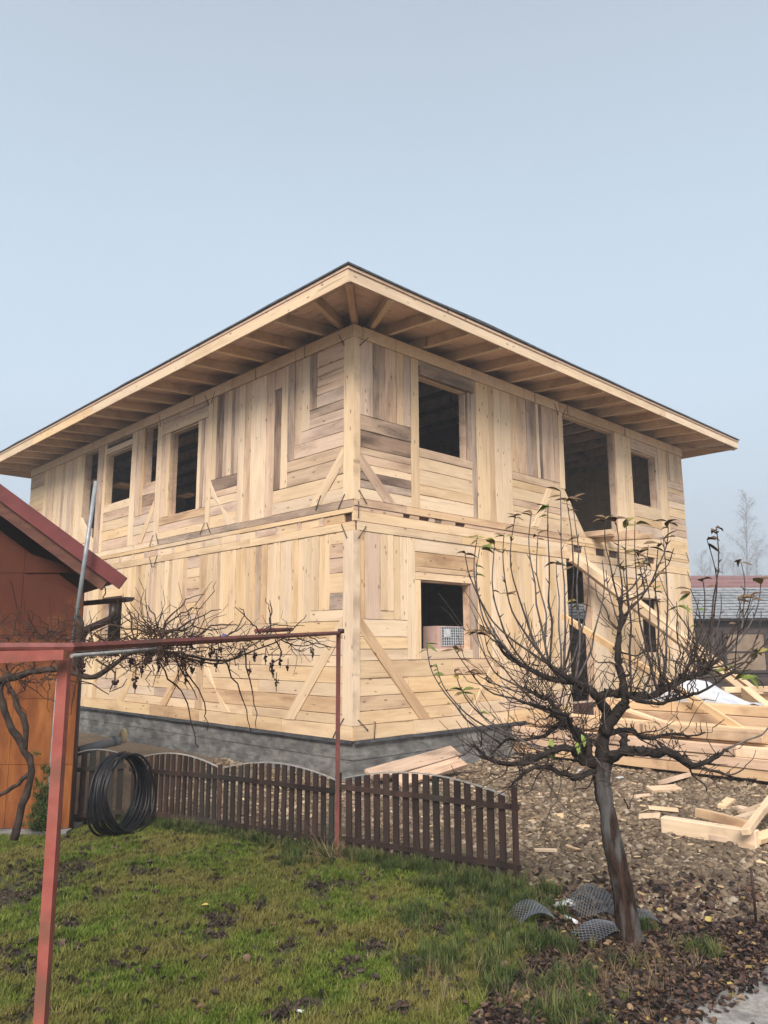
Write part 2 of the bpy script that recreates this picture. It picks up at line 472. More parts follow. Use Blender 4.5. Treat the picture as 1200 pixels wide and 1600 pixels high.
M['birch'] = noisy('far_bark', (0.16, 0.15, 0.14), (0.30, 0.28, 0.27), 3, 4, 0.9, 0)
M['paper'] = noisy('crumpled_paper', (0.42, 0.42, 0.42), (0.62, 0.62, 0.62), 8, 5, 0.8, 0.5, 0.01)
M['blue'] = noisy('blue_twine', (0.03, 0.06, 0.30), (0.06, 0.12, 0.45), 20, 2, 0.6, 0)


def shed_board():
    mt, n, b = newmat('shed_panel')
    tc = N(n, 'ShaderNodeTexCoord')
    mp = N(n, 'ShaderNodeMapping'); mp.inputs['Scale'].default_value = (5, 5, 1.3)
    n.links.new(tc.outputs['Object'], mp.inputs[0])
    g = N(n, 'ShaderNodeTexNoise', Scale=1.6, Detail=9.0, Roughness=0.65)
    n.links.new(mp.outputs[0], g.inputs['Vector'])
    r = rampn(n, g.outputs['Fac'], [(0.3, (0.10, 0.030, 0.012)), (0.48, (0.19, 0.062, 0.018)), (0.72, (0.29, 0.11, 0.032))])
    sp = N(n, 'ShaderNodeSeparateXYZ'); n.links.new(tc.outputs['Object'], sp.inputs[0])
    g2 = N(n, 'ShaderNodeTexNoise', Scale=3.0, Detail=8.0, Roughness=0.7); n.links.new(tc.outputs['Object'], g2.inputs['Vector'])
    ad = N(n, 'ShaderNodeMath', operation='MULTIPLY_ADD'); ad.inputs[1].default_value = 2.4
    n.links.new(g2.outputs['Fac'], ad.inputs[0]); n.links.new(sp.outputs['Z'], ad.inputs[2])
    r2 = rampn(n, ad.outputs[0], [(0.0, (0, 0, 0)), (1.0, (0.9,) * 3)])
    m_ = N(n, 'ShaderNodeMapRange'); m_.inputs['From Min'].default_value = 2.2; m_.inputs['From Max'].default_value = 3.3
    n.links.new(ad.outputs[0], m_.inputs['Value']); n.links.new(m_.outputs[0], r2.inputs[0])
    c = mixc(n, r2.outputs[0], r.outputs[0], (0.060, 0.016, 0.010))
    b.inputs['Specular IOR Level'].default_value = 0.12
    n.links.new(c, b.inputs['Base Color'])
    b.inputs['Roughness'].default_value = 0.7
    bp = N(n, 'ShaderNodeBump', Strength=0.2, Distance=0.004); n.links.new(g.outputs['Fac'], bp.inputs['Height']); n.links.new(bp.outputs[0], b.inputs['Normal'])
    return mt


M['shedw'] = shed_board()

# ---------------------------------------------------------------- ground
sheet('ground', [(-300, -60), (300, -60), (300, 420), (-300, 420)], -0.075, M['soil'])
FR, FM, FA, FL = Vector((0.944, 5.843, 0)), Vector((-0.385, 6.713, 0)), Vector((-1.545, 7.454, 0)), Vector((-2.56, 7.95, 0))
LAWN = [(-5.5, 2.0), (0.1, 2.0), (0.2, 3.4), (0.45, 4.0), (0.78, 4.6), (0.98, 5.2), (1.02, 5.8), (-0.35, 6.75), (-1.5, 7.5), (-2.5, 8.0), (-5.5, 8.0)]
LITTER = [(0.1, 2.0), (2.4, 2.0), (4.5, 4.2), (4.5, 5.6), (3.2, 5.6), (2.5, 5.15), (1.9, 5.1), (1.4, 5.05), (1.15, 5.35), (1.02, 5.8), (0.98, 5.2), (0.78, 4.6), (0.45, 4.0), (0.2, 3.4)]
GRAVEL = [(1.02, 5.8), (1.15, 5.35), (1.4, 5.05), (1.9, 5.1), (2.5, 5.15), (3.2, 5.6), (4.5, 5.6), (14, 6.0), (16, 22), (-9, 22), (-6, 9), (-2.5, 8.0), (-1.5, 7.5), (-0.35, 6.75)]
ASPH = [(1.0, 3.4), (1.22, 3.76), (1.36, 4.02), (1.62, 4.2), (2.1, 4.42), (4.5, 5.4), (7, 5.8), (7, -3), (0.9, -3), (1.05, 2.6)]
sheet('lawn', LAWN, 0.0, M['lawn'], 0.18)
sheet('leafy_soil', LITTER, 0.0, M['soil'], 0.18)
sheet('gravel_bed', GRAVEL, 0.0, M['gravelbed'], 0.35)
sheet('pavement', ASPH, 0.03, M['asphalt'])

PATCH = [G(*p) for p in ((1068, 1612), (1098, 1582), (1122, 1566), (1150, 1551), (1215, 1540), (1330, 1540), (1330, 1640), (1060, 1640))]
M['patch'] = noisy('pale_worn_concrete', (0.20, 0.185, 0.165), (0.36, 0.34, 0.31), 26, 10, 0.9, 0.8, 0.008, (0.13, 0.12, 0.11), scale3=5)
sheet('pavement_patch', [(p.x, p.y) for p in PATCH], 0.035, M['patch'])

# ---------------------------------------------------------------- the timber house
Z0, ZB, ZT = 0.513, 3.22, 5.93
LL_, LR_ = 12.23, 10.0
house = thing('timber_house', 'unfinished two storey timber house of raw pine boards on a grey concrete foundation', 'house', HP(0, 0, 0))


def cells(length, z0, z1, holes):
    us = sorted({0.0, length, *[h[0] for h in holes], *[h[1] for h in holes]})
    zs = sorted({z0, z1, *[h[2] for h in holes], *[h[3] for h in holes]})
    for i in range(len(us) - 1):
        for j in range(len(zs) - 1):
            um, zm = (us[i] + us[i + 1]) / 2, (zs[j] + zs[j + 1]) / 2
            if not any(h[0] < um < h[1] and h[2] < zm < h[3] for h in holes):
                yield us[i], us[i + 1], zs[j], zs[j + 1]


holesL = [(4.12, 5.11, 4.04, 5.62), (5.60, 6.12, 4.78, 5.93), (6.66, 7.85, 4.6, 5.70), (8.26, 8.96, 3.9, 5.93), (6.75, 7.66, 1.5, 2.68)]
holesR = [(1.28, 2.40, 4.57, 5.70), (5.13, 7.0, 3.66, 5.93), (7.66, 8.70, 4.56, 5.70), (1.28, 2.40, 1.64, 2.63), (5.05, 5.85, 0.7, 3.20), (7.72, 8.55, 1.53, 2.64)]
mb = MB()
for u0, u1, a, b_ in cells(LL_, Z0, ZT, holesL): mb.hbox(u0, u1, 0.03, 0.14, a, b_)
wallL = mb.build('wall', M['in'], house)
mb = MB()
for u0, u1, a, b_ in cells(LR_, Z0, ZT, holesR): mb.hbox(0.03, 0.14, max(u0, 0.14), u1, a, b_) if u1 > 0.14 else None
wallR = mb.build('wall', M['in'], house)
mb = MB()
for u0, u1, a, b_ in cells(LL_, Z0, ZT, [(2.35, 3.3, 1.5, 2.72)]): mb.hbox(max(u0, 0.2), u1, LR_ - 0.2, LR_, a, b_)
mb.build('wall', M['y'], house)
mb = MB()
mb.hbox(LL_ - 0.2, LL_, 0.2, LR_ - 0.2, Z0, ZT)
mb.build('wall', M['y'], house)
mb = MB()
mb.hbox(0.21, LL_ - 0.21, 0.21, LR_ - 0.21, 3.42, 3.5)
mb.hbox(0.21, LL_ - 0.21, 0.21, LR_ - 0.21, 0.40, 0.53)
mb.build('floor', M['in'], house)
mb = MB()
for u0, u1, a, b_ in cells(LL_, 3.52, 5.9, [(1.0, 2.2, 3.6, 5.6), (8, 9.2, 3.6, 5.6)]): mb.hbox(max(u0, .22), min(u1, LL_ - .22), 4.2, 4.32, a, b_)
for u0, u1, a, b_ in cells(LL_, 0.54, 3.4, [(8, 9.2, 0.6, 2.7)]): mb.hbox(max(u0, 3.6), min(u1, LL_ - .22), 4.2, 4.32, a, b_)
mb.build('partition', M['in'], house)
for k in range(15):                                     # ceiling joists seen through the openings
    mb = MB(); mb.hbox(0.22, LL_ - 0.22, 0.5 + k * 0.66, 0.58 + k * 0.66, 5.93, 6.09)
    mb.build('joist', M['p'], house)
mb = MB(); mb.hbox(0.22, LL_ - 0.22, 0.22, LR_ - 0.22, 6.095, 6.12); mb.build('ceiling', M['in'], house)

# boards lining the reveals of the openings
for side, hs in (('L', holesL), ('R', holesR)):
    for (u0, u1, a, b_) in hs:
        for (q0, q1, z0_, z1_) in ((u0, u0 + .02, a, b_), (u1 - .02, u1, a, b_), (u0 + .022, u1 - .022, a, a + .02), (u0 + .022, u1 - .022, b_ - .02, b_)):
            mb = MB()
            if side == 'L': mb.hbox(q0, q1, 0.034, .15, z0_, z1_)
            else: mb.hbox(0.034, .15, q0, q1, z0_, z1_)
            mb.build('reveal_board', M[rnd.choice('ppl')], wallL if side == 'L' else wallR)

# concrete plinth: board-marked courses, slightly out of line
mb = MB()
zz = -0.1
for hgt, o_ in ((0.22, 0.012), (0.15, 0.0), (0.16, 0.009), (0.10, 0.002)):
    z1_ = min(zz + hgt, Z0 - 0.012)
    mb.hbox(0.03 - o_, LL_ - 0.05, 0.03 - o_, LR_ - 0.05, zz + 0.004, z1_)
    zz = z1_
mb.hbox(0.034, LL_ - 0.06, 0.034, LR_ - 0.06, -0.1, Z0 - 0.02)
mb.build('foundation', M['conc'], house, origin=HP(0, 0, 0))
# wavy damp-proof felt lapping out between concrete and sill
for side in 'LR':
    mb = MB(); ln = LL_ if side == 'L' else LR_
    n_ = 150; b0 = 0
    for i in range(n_ + 1):
        u = ln * i / n_
        dz = 0.016 * noise.noise(Vector((u * 2.5, 1.7 if side == 'L' else 9, 0))) + 0.009 * noise.noise(Vector((u * 8, 4, 0)))
        f_ = (lambda o, z: HP(u, -o, z)) if side == 'L' else (lambda o, z: HP(-o, u, z))
        for o, z in ((0.026, Z0 + 0.004), (0.030, Z0 - 0.035 + dz), (0.022, Z0 - 0.037 + dz), (0.01, Z0 - 0.003)):
            mb.v.append(f_(o, z))
    for i in range(n_):
        for k in range(4):
            q = (i * 4 + k, i * 4 + (k + 1) % 4, (i + 1) * 4 + (k + 1) % 4, (i + 1) * 4 + k)
            mb.f.append(q); mb.sm.append(False)
    mb.build('felt_strip', M['felt'], house)


def board(side, pts, grain, tone, name='plank', proud=None, thick=0.03, wav=0.007, parent=None, segs=4, tilt=True):
    """a board on a wall: pts = 4 corners (u,z) going round, first edge pts0-pts1 along the grain"""
    a, b2, c, d = [Vector((p[0], p[1])) for p in pts]
    if proud is None: proud = rnd.uniform(0.0, 0.009)
    cen = (a + b2 + c + d) / 4
    ax = ((b2 - a) + (c - d)).normalized()
    ay = Vector((-ax.y, ax.x))
    if (d - a).dot(ay) < 0: ay = -ay
    hv = LV if side == 'L' else RV
    outv = -RV if side == 'L' else -LV
    X = hv * ax.x + ZV * ax.y
    Y = hv * ay.x + ZV * ay.y
    base = CV + hv * cen.x + ZV * cen.y
    if X.cross(Y).dot(outv) < 0: X = -X; sx = -1
    else: sx = 1
    L2 = lambda p: ((p - cen).dot(ax) * sx, (p - cen).dot(ay))
    la, lb, lc, ld = L2(a), L2(b2), L2(c), L2(d)
    vs = []; fs = []
    s1, s2 = rnd.uniform(0, 99), rnd.uniform(0, 99)
    tz = rnd.uniform(-0.003, 0.003) if tilt else 0
    for i in range(segs + 1):
        t = i / segs
        x0, y0 = la[0] + (lb[0] - la[0]) * t, la[1] + (lb[1] - la[1]) * t
        x1, y1 = ld[0] + (lc[0] - ld[0]) * t, ld[1] + (lc[1] - ld[1]) * t
        w0 = wav * noise.noise(Vector((x0 * 2.2, s1, 0))); w1 = wav * noise.noise(Vector((x1 * 2.2, s2, 0)))
        pz = proud + tz * (1 if i else -1)
        vs += [(x0, y0 + 0.003 + w0, -thick), (x0, y0 + 0.003 + w0, pz - 0.003), (x0, y0 + 0.007 + w0, pz), (x1, y1 - 0.007 + w1, pz + tz), (x1, y1 - 0.003 + w1, pz - 0.003), (x1, y1 - 0.003 + w1, -thick)]
    for i in range(segs):
        for k in range(5):
            q = (i * 6 + k, (i + 1) * 6 + k, (i + 1) * 6 + k + 1, i * 6 + k + 1)
            fs.append(q if sx > 0 else q[::-1])
    e1 = tuple(range(6)); e2 = tuple(segs * 6 + k for k in range(6))
    fs.append(e1 if sx > 0 else e1[::-1]); fs.append(e2[::-1] if sx > 0 else e2)
    me = bpy.data.meshes.new(name); me.from_pydata(vs, [], fs); me.update()
    mt = Matrix((X, Y, outv)).transposed().to_4x4(); mt.translation = base
    return link(name, me, M[tone], parent or (wallL if side == 'L' else wallR), mt)


def rect(side, kind, u0, u1, z0, z1, tone, **kw):
    e1 = rnd.uniform(0.001, 0.006)
    if kind == 'V':
        board(side, [(u0, z0 + e1), (u0, z1 - e1), (u1, z1 - e1), (u1, z0 + e1)], None, tone, **kw)
    else:
        board(side, [(u0 + e1, z0), (u1 - e1, z0), (u1 - e1, z1), (u0 + e1, z1)], None, tone, **kw)


def rows(side, u0, u1, zs, tones, lefts=None):
    for i in range(len(zs) - 1):
        t = tones[i % len(tones)]
        a, b2 = min(zs[i], zs[i + 1]), max(zs[i], zs[i + 1])
        ue = lefts[i] if lefts else u1
        if ue - u0 > 2.2 and rnd.random() < 0.75:         # butt joint somewhere
            um = u0 + (ue - u0) * rnd.uniform(0.3, 0.7)
            rect(side, 'H', u0, um, a, b2, t); rect(side, 'H', um, ue, a, b2, rnd.choice(tones))
        else: rect(side, 'H', u0, ue, a, b2, t)


def cols(side, us, z0, z1, tones, bots=None):
    for i in range(len(us) - 1):
        zb = bots[i] if bots else z0
        rect(side, 'V', us[i], us[i + 1], zb, z1, tones[i % len(tones)])


def auto(u0, u1, w):
    n_ = max(1, round((u1 - u0) / w)); xs = [u0]
    for i in range(1, n_): xs.append(u0 + (u1 - u0) * (i + rnd.uniform(-0.25, 0.25)) / n_)
    return xs + [u1]


def brace(side, pts, tone='y'): board(side, pts, None, tone, 'brace', proud=0.016, wav=0.002)
def post(side, u0, u1, z0, z1, tone='l', name='post'): rect(side, 'V', u0, u1, z0, z1, tone, name=name, proud=0.012, wav=0.0015)
def beam(side, u0, u1, z0, z1, tone='y'): rect(side, 'H', u0, u1, z0, z1, tone, name='beam', proud=0.014, wav=0.003)


# corner posts, square timbers
for z0_, z1_ in ((3.64, 5.93), (0.70, 3.22)):
    mb = MB(); hl = (z1_ - z0_) / 2
    mb.box(-hl, hl, -0.105, 0.105, -0.06, 0.06)
    mt = Matrix((ZV, -LV, -RV)).transposed().to_4x4()
    if mt.to_3x3().determinant() < 0: mt = Matrix((ZV, LV, -RV)).transposed().to_4x4()
    mt.translation = HP(0.105 - 0.016, 0.06 - 0.018, (z0_ + z1_) / 2)
    link('corner_post', mb.mesh('corner_post'), M['l'], house, mt)
U = 0.20
# ---- left wall, upper storey
rows('L', U, .80, [5.93, 5.68, 5.55, 5.39, 5.27, 5.08, 4.95, 4.80, 4.62, 4.41, 4.24, 4.02, 3.82, 3.64],
     ['p', 'p', 'p', 'p', 'p', 'g', 'p', 'p', 'p', 'o', 'o', 'l', 'l'], [.80, .80, .80, .80, .80, .97, .97, 1.15, 1.33, 1.50, 1.50, 1.84, 1.84])
cols('L', [.80, .97, 1.15, 1.33, 1.50, 1.67], 0, 5.93, ['g', 'l', 'o', 'g', 'y'], [5.08, 4.80, 4.62, 4.41, 4.02])
rect('L', 'V', 1.67, 1.84, 4.02, 5.60, 'd'); rect('L', 'V', 1.67, 1.84, 5.61, 5.93, 'p')
cols('L', [1.84, 2.06, 2.47, 2.65, 2.83], 3.64, 5.93, ['p', 'l', 'o', 'l'])
cols('L', [2.83, 2.95, 3.05, 3.18, 3.29, 3.40, 3.50, 3.64], 4.47, 5.93, ['p', 'g', 'l', 'p', 'd', 'd', 'l'])
rows('L', 2.83, 3.64, [4.47, 4.26, 4.15, 4.01, 3.85, 3.64], ['d', 'p', 'l', 'p', 'l'])
brace('L', [(3.64, 4.46), (3.06, 3.64), (2.82, 3.64), (3.60, 4.20)][0:4], 'l')
brace('L', [(0.21, 4.40), (0.93, 3.65), (0.70, 3.65), (0.21, 4.14)], 'y')
post('L', 3.64, 3.79, 3.64, 5.93, 'l')
cols('L', [3.79, 3.90, 4.0, 4.12], 4.04, 5.62, ['p', 'g', 'l'])
rows('L', 3.79, 5.41, [5.93, 5.84, 5.73], ['p', 'p']); rect('L', 'H', 3.79, 5.41, 5.62, 5.73, 'l', name='lintel', proud=.014)
cols('L', [5.11, 5.20, 5.30, 5.41], 4.04, 5.62, ['y', 'l', 'p'])
rows('L', 3.79, 5.41, [4.04, 3.90, 3.77, 3.64], ['o', 'p', 'l'])
post('L', 5.41, 5.60, 3.64, 5.93, 'l')
rows('L', 5.60, 6.12, [4.78, 4.56, 4.33], ['p', 'd', 'p']); rows('L', 5.60, 6.43, [4.19, 4.0, 3.82, 3.64], ['p', 'l', 'p'])
rect('L', 'H', 5.6, 6.12, 4.19, 4.33, 'p')
rect('L', 'V', 6.12, 6.26, 4.19, 5.93, 'o'); rect('L', 'V', 6.26, 6.43, 4.19, 5.93, 'p')
brace('L', [(5.62, 4.42), (6.25, 3.64), (6.05, 3.64), (5.62, 4.20)], 'l')
post('L', 6.43, 6.66, 3.64, 5.93, 'l')
rows('L', 6.66, 7.85, [5.82, 5.70], ['l']); rows('L', 6.66, 7.85, [4.6, 4.44, 4.25, 4.05, 3.85, 3.64], ['l', 'p', 'l', 'y', 'p'])
rect('L', 'H', 6.66, 7.85, 5.88, 5.93, 'd')  # dark-toned strip paints the shade of the open slit above the lintel
rect('L', 'V', 7.85, 7.98, 3.64, 5.93, 'l'); post('L', 7.98, 8.26, 3.64, 5.93, 'p')
brace('L', [(8.96, 4.50), (8.26, 3.88), (8.26, 3.64), (8.96, 4.22)], 'y'); rect('L', 'H', 8.26, 8.96, 3.64, 3.9, 'l')
rect('L', 'H', 8.4, 8.96, 3.9, 4.2, 'l')
cols('L', auto(8.96, 11.3, 0.21), 3.64, 5.93, ['y', 'l', 'o', 'p', 'y', 'p'])
rows('L', 11.3, 12.23, [5.93, 5.6, 5.3, 5.0, 4.75, 4.5, 4.25, 4.0, 3.8, 3.64], ['p', 'l', 'y'])
# ---- storey band, left
rect('L', 'H', 0.0, 2.7, 3.53, 3.64, 'g', name='beam', proud=.012); rect('L', 'H', 2.7, 5.41, 3.53, 3.64, 'g', name='beam', proud=.012)
beam('L', 5.41, 8.9, 3.53, 3.64, 'l'); beam('L', 8.9, 12.23, 3.53, 3.64, 'y')
for a, b2 in ((0, 3.0), (3.0, 5.5), (5.5, 8.4), (8.4, 12.23)): beam('L', a, b2, 3.46, 3.53, 'y')
u = 0.2; i = 0
while u < 12.1:
    rect('L', 'H', u, u + 0.42, 3.34, 3.46, rnd.choice('ylp'), proud=rnd.uniform(-0.004, .006)); rect('L', 'V', u + 0.42, u + 0.52, 3.34, 3.46, 'p', name='joist_end', proud=0.008); u += 0.52
for a, b2 in ((0.0, 2.4), (2.4, 5.5), (5.5, 9), (9, 12.23)): beam('L', a, b2, 3.22, 3.34, 'y')
# ---- left wall, lower storey
for a, b2, t in ((0, 1.5, 'y'), (1.5, 2.67, 'y'), (2.67, 3.73, 'l'), (3.73, 5.4, 'o'), (5.4, 8.2, 'y'), (8.2, 12.23, 'y')): beam('L', a, b2, .513, .70, t)
rows('L', U, .49, [3.22, 3.06, 2.87, 2.67, 2.40, 2.18], ['l', 'p', 'p', 'l', 'g'])
cols('L', [.49, .60, .72, .89], 2.18, 3.22, ['l', 'y', 'l'])
rect('L', 'H', U, .89, 2.03, 2.18, 'l')
cols('L', [.89, 1.06, 1.20, 1.35, 1.49, 1.62, 1.79, 1.95, 2.09, 2.26, 2.38, 2.52, 2.66, 2.80, 2.97, 3.13, 3.24, 3.35, 3.5, 3.66], 2.03, 3.22,
     ['y', 'l', 'y', 'l', 'y', 'y', 'l', 'o', 'o', 'y', 'l', 'y', 'y', 'l', 'y', 'y', 'o', 'y', 'l'])
rows('L', U, 3.66, [2.03, 1.80, 1.58, 1.43, 1.22, 1.04, .83, .70], ['y', 'l', 'y', 'y', 'l', 'o', 'y'])
brace('L', [(0.21, 2.10), (1.45, .70), (1.20, .70), (0.21, 1.84)], 'y')
brace('L', [(3.66, 1.60), (3.02, .70), (2.82, .70), (3.60, 1.28)], 'l')
post('L', 3.66, 3.88, .70, 3.22, 'o')
rows('L', 3.88, 4.30, [3.22, 3.02, 2.86, 2.66, 2.44, 2.25, 2.09], ['p', 'l', 'o', 'p', 'y', 'p'])
cols('L', [4.30, 4.45, 4.62, 4.8, 4.95, 5.1, 5.25, 5.40, 5.52, 5.67, 5.85, 6.02, 6.2, 6.38, 6.55], 2.09, 3.22, ['o', 'y', 'l', 'y', 'l', 'y', 'l', 'o', 'p', 'l', 'y', 'o', 'y', 'l'])
rows('L', 3.88, 6.55, [2.09, 1.85, 1.62, 1.4, 1.2, 1.0, .85, .70], ['y', 'l', 'p', 'l', 'y', 'p', 'l'])
brace('L', [(4.25, 1.55), (5.08, .70), (4.82, .70), (4.02, 1.55)], 'o'); brace('L', [(5.9, 1.6), (6.6, .70), (6.45, .70), (5.8, 1.5)], 'y')
rect('L', 'V', 6.55, 6.75, 0.7, 3.22, 'y'); rows('L', 6.75, 7.66, [3.22, 3.05, 2.85, 2.68], ['y', 'l', 'y']); rows('L', 6.75, 7.66, [1.5, 1.3, 1.1, .9, .7], ['l', 'y', 'p'])
cols('L', auto(7.66, 12.23, .24), .70, 3.22, ['y', 'l', 'y', 'p', 'l'])
# ---- right wall, upper storey
V0 = 0.10
cols('R', [V0 + .01, .35, .47, .58, .82, .97, 1.11], 4.84, 5.93, ['p', 'g', 'g', 'p', 'o', 'p'])
rows('R', V0 + .01, 1.11, [4.84, 4.62, 4.38, 4.28, 4.15, 4.04, 3.92, 3.81, 3.66], ['g', 'd', 'o', 'p', 'l', 'd', 'g', 'l'])
brace('R', [(V0, 4.31), (.80, 3.66), (.56, 3.66), (V0, 4.08)], 'p')
post('R', 1.11, 1.28, 3.66, 5.93, 'l')
rect('R', 'H', 1.28, 2.50, 5.84, 5.93, 'g'); rect('R', 'H', 1.27, 2.53, 5.69, 5.84, 'g', name='lintel', proud=.055)
rect('R', 'V', 2.40, 2.50, 4.57, 5.69, 'g')
rows('R', 1.28, 2.50, [4.57, 4.44, 4.25, 4.02, 3.87, 3.66], ['o', 'l', 'l', 'y', 'l'])
cols('R', [2.50, 2.62, 2.95, 3.09, 3.27, 3.54], 3.66, 5.93, ['g', 'l', 'o', 'l', 'l'])
cols('R', [3.54, 3.74, 3.99, 4.14, 4.29, 4.38, 4.47, 4.82, 4.98], 4.58, 5.93, ['o', 'p', 'g', 'g', 'l', 'd', 'p', 'p'])
post('R', 4.98, 5.13, 4.49, 5.93, 'l')
rows('R', 3.54, 4.98, [4.58, 4.44, 4.31, 4.11, 4.0, 3.9, 3.66], ['o', 'y', 'l', 'p', 'y', 'l'])
for a, b2 in ((4.49, 4.22), (4.22, 3.95), (3.95, 3.66)):                        # boards cut off along the slant of the stair opening
    ua, ub = 5.10 + (4.49 - a) * 0.80, 5.10 + (4.49 - b2) * 0.80
    board('R', [(4.98, b2), (ub, b2), (ua, a), (4.98, a)], None, rnd.choice('yl'), wav=0.0, segs=2)
brace('R', [(4.05, 3.70), (4.55, 4.42), (4.70, 4.42), (4.24, 3.70)], 'l')
post('R', 7.0, 7.32, 3.66, 5.93, 'l'); post('R', 7.32, 7.52, 3.66, 5.93, 'y'); rect('R', 'V', 7.52, 7.66, 3.66, 5.93, 'l')
rect('R', 'H', 7.66, 8.82, 5.70, 5.93, 'p', name='lintel'); rect('R', 'V', 8.70, 8.82, 4.56, 5.70, 'p')
rows('R', 7.66, 8.82, [4.56, 4.29, 4.13, 3.9, 3.66], ['l', 'y', 'p', 'l'])
post('R', 8.82, 9.0, 3.66, 5.93, 'l'); rect('R', 'V', 9.0, 9.22, 3.66, 5.93, 'y')
cols('R', [9.22, 9.38, 9.6, 9.8, 10.0], 5.28, 5.93, ['p', 'l', 'p', 'l'])
rows('R', 9.22, 10.0, [5.28, 5.12, 5.0, 4.82, 4.67, 4.47, 4.35, 4.2, 4.05, 3.94, 3.66], ['p', 'o', 'p', 'l', 'y'])
# ---- storey band, right
for a, b2, t in ((V0 - .1, 1.0, 'p'), (1.0, 3.3, 'o'), (3.3, 5.4, 'o'), (5.4, 7.6, 'y'), (7.6, 10, 'y')): beam('R', a, b2, 3.55, 3.66, t)
segs_ = [(-.01, .94), (1.08, 1.27), (1.48, 1.6), (1.75, 2.06), (2.29, 5.1)]
for a, b2 in segs_: rect('R', 'H', a, b2, 3.49, 3.55, 'p', proud=.004, thick=.025)
rect('R', 'H', 1.6, 1.75, 3.49, 3.55, 'd', proud=-.01, thick=.01); rect('R', 'H', 5.1, 10.0, 3.49, 3.55, 'y', thick=.025)
for a, b2 in ((-.01, 1.9), (1.9, 3.6), (3.6, 5.1)): beam('R', a, b2, 3.345, 3.49, 'l')
for a, b2 in ((5.1, 5.32), (5.62, 6.08), (6.40, 6.55), (6.90, 8.1), (8.4, 10.0)): rect('R', 'H', a, b2, 3.36, 3.49, 'y', proud=.004)
for a, b2 in ((.05, 2.2), (2.2, 4.4), (4.4, 5.9), (5.9, 8.0), (8.0, 10.0)): beam('R', a, b2, 3.22, 3.345 if b2 < 5 else 3.36, 'y')
# ---- right wall, lower storey
for a, b2, t in ((-.01, .35, 'y'), (.35, 1.1, 'y'), (1.1, 3.2, 'l'), (3.2, 5.0, 'y'), (5.9, 8, 'y'), (8, 10, 'y')): beam('R', a, b2, .513, .70, t)
cols('R', [V0 + .01, .20, .49, .62, .74, .87, 1.0], 2.05, 3.22, ['o', 'p', 'l', 'l', 'l', 'l'], [2.05, 2.05, 2.17, 2.17, 2.05, 2.05])
rect('R', 'H', .49, .74, 2.05, 2.17, 'l'); rect('R', 'V', 1.0, 1.17, 1.51, 3.22, 'l', name='post', proud=.01); rect('R', 'V', 1.17, 1.28, 1.51, 2.63, 'l')
rows('R', 1.17, 2.55, [3.22, 3.03, 2.82, 2.74, 2.63], ['l', 'o', 'o', 'l'])
rect('R', 'H', 1.28, 2.40, 1.51, 1.64, 'l', name='window_sill', proud=.004); rect('R', 'V', 2.40, 2.55, 1.51, 2.63, 'g')
rows('R', V0 + .01, 1.0, [2.05, 1.82, 1.66, 1.51], ['l', 'y', 'l'])
rows('R', V0 + .01, 3.05, [1.51, 1.28, 1.06, .87, .70], ['y', 'l', 'o', 'y'])
brace('R', [(V0, 2.11), (1.45, .70), (1.22, .70), (V0, 1.88)], 'o')
brace('R', [(3.05, 1.50), (2.42, .78), (2.28, .70), (2.9, 1.5)], 'y')
cols('R', [2.55, 2.72, 2.88, 3.05], 1.51, 3.22, ['l', 'y', 'l'])
post('R', 3.05, 3.2, .70, 3.22, 'l')
cols('R', auto(3.2, 4.92, .2), 1.5, 3.22, ['l', 'y', 'l', 'y']); rows('R', 3.2, 4.92, [1.5, 1.3, 1.1, .9, .7], ['y', 'o', 'l', 'p'])
brace('R', [(3.2, 1.45), (3.75, .70), (3.55, .70), (3.2, 1.2)], 'y')
post('R', 4.92, 5.05, .513, 3.22, 'l')
post('R', 5.85, 6.10, .70, 3.22, 'l'); rect('R', 'V', 6.10, 6.35, .70, 3.22, 'l')
rows('R', 6.35, 8.75, [3.22, 3.0, 2.8, 2.64], ['l', 'y', 'l']); cols('R', auto(6.35, 7.72, .22), .7, 2.64, ['l', 'y', 'l'])
rows('R', 7.72, 8.55, [1.53, 1.3, 1.1, .9, .70], ['l', 'y', 'p']); rect('R', 'V', 8.55, 8.75, .70, 2.64, 'l')
cols('R', auto(8.75, 10.0, .22), .70, 3.22, ['y', 'l', 'y', 'l'])

# iron staples that clamp the timbers
STA = [('L', .24, 5.95, 60), ('L', .22, 3.63, -55), ('L', .16, 3.22, 60), ('L', .22, .70, -50), ('L', 3.62, 5.93, -60), ('L', 3.82, 5.93, 60),
       ('L', 3.62, 3.66, 55), ('L', 3.82, 3.66, -55), ('L', 5.40, 3.66, 60), ('L', 5.62, 3.64, -60), ('L', 5.42, 3.24, -60), ('L', 5.60, 3.24, 60),
       ('L', 5.5, 5.92, 80), ('L', .72, 3.68, -62), ('R', .16, 5.90, 45), ('R', .14, 3.68, -50), ('R', .06, 3.50, 90), ('R', .13, 3.20, 50),
       ('R', .15, .70, -40), ('R', 4.92, 5.95, -55), ('R', 5.16, 5.93, 60), ('R', 9.9, 3.62, -60), ('R', 9.9, 3.2, -60), ('L', .30, .62, -55), ('R', .35, .62, 85)]
for side, u, z, an in STA:
    hv, ov = (LV, -RV) if side == 'L' else (RV, -LV)
    d_ = hv * math.cos(math.radians(an)) + ZV * math.sin(math.radians(an))
    c = CV + hv * u + ZV * z + ov * 0.03
    mb = MB(); mb.tube([c - d_ * .11 - ov * .05, c - d_ * .11, c + d_ * .11, c + d_ * .11 - ov * .05], .0065, 5)
    mb.build('iron_staple', M['iron'], wallL if side == 'L' else wallR)

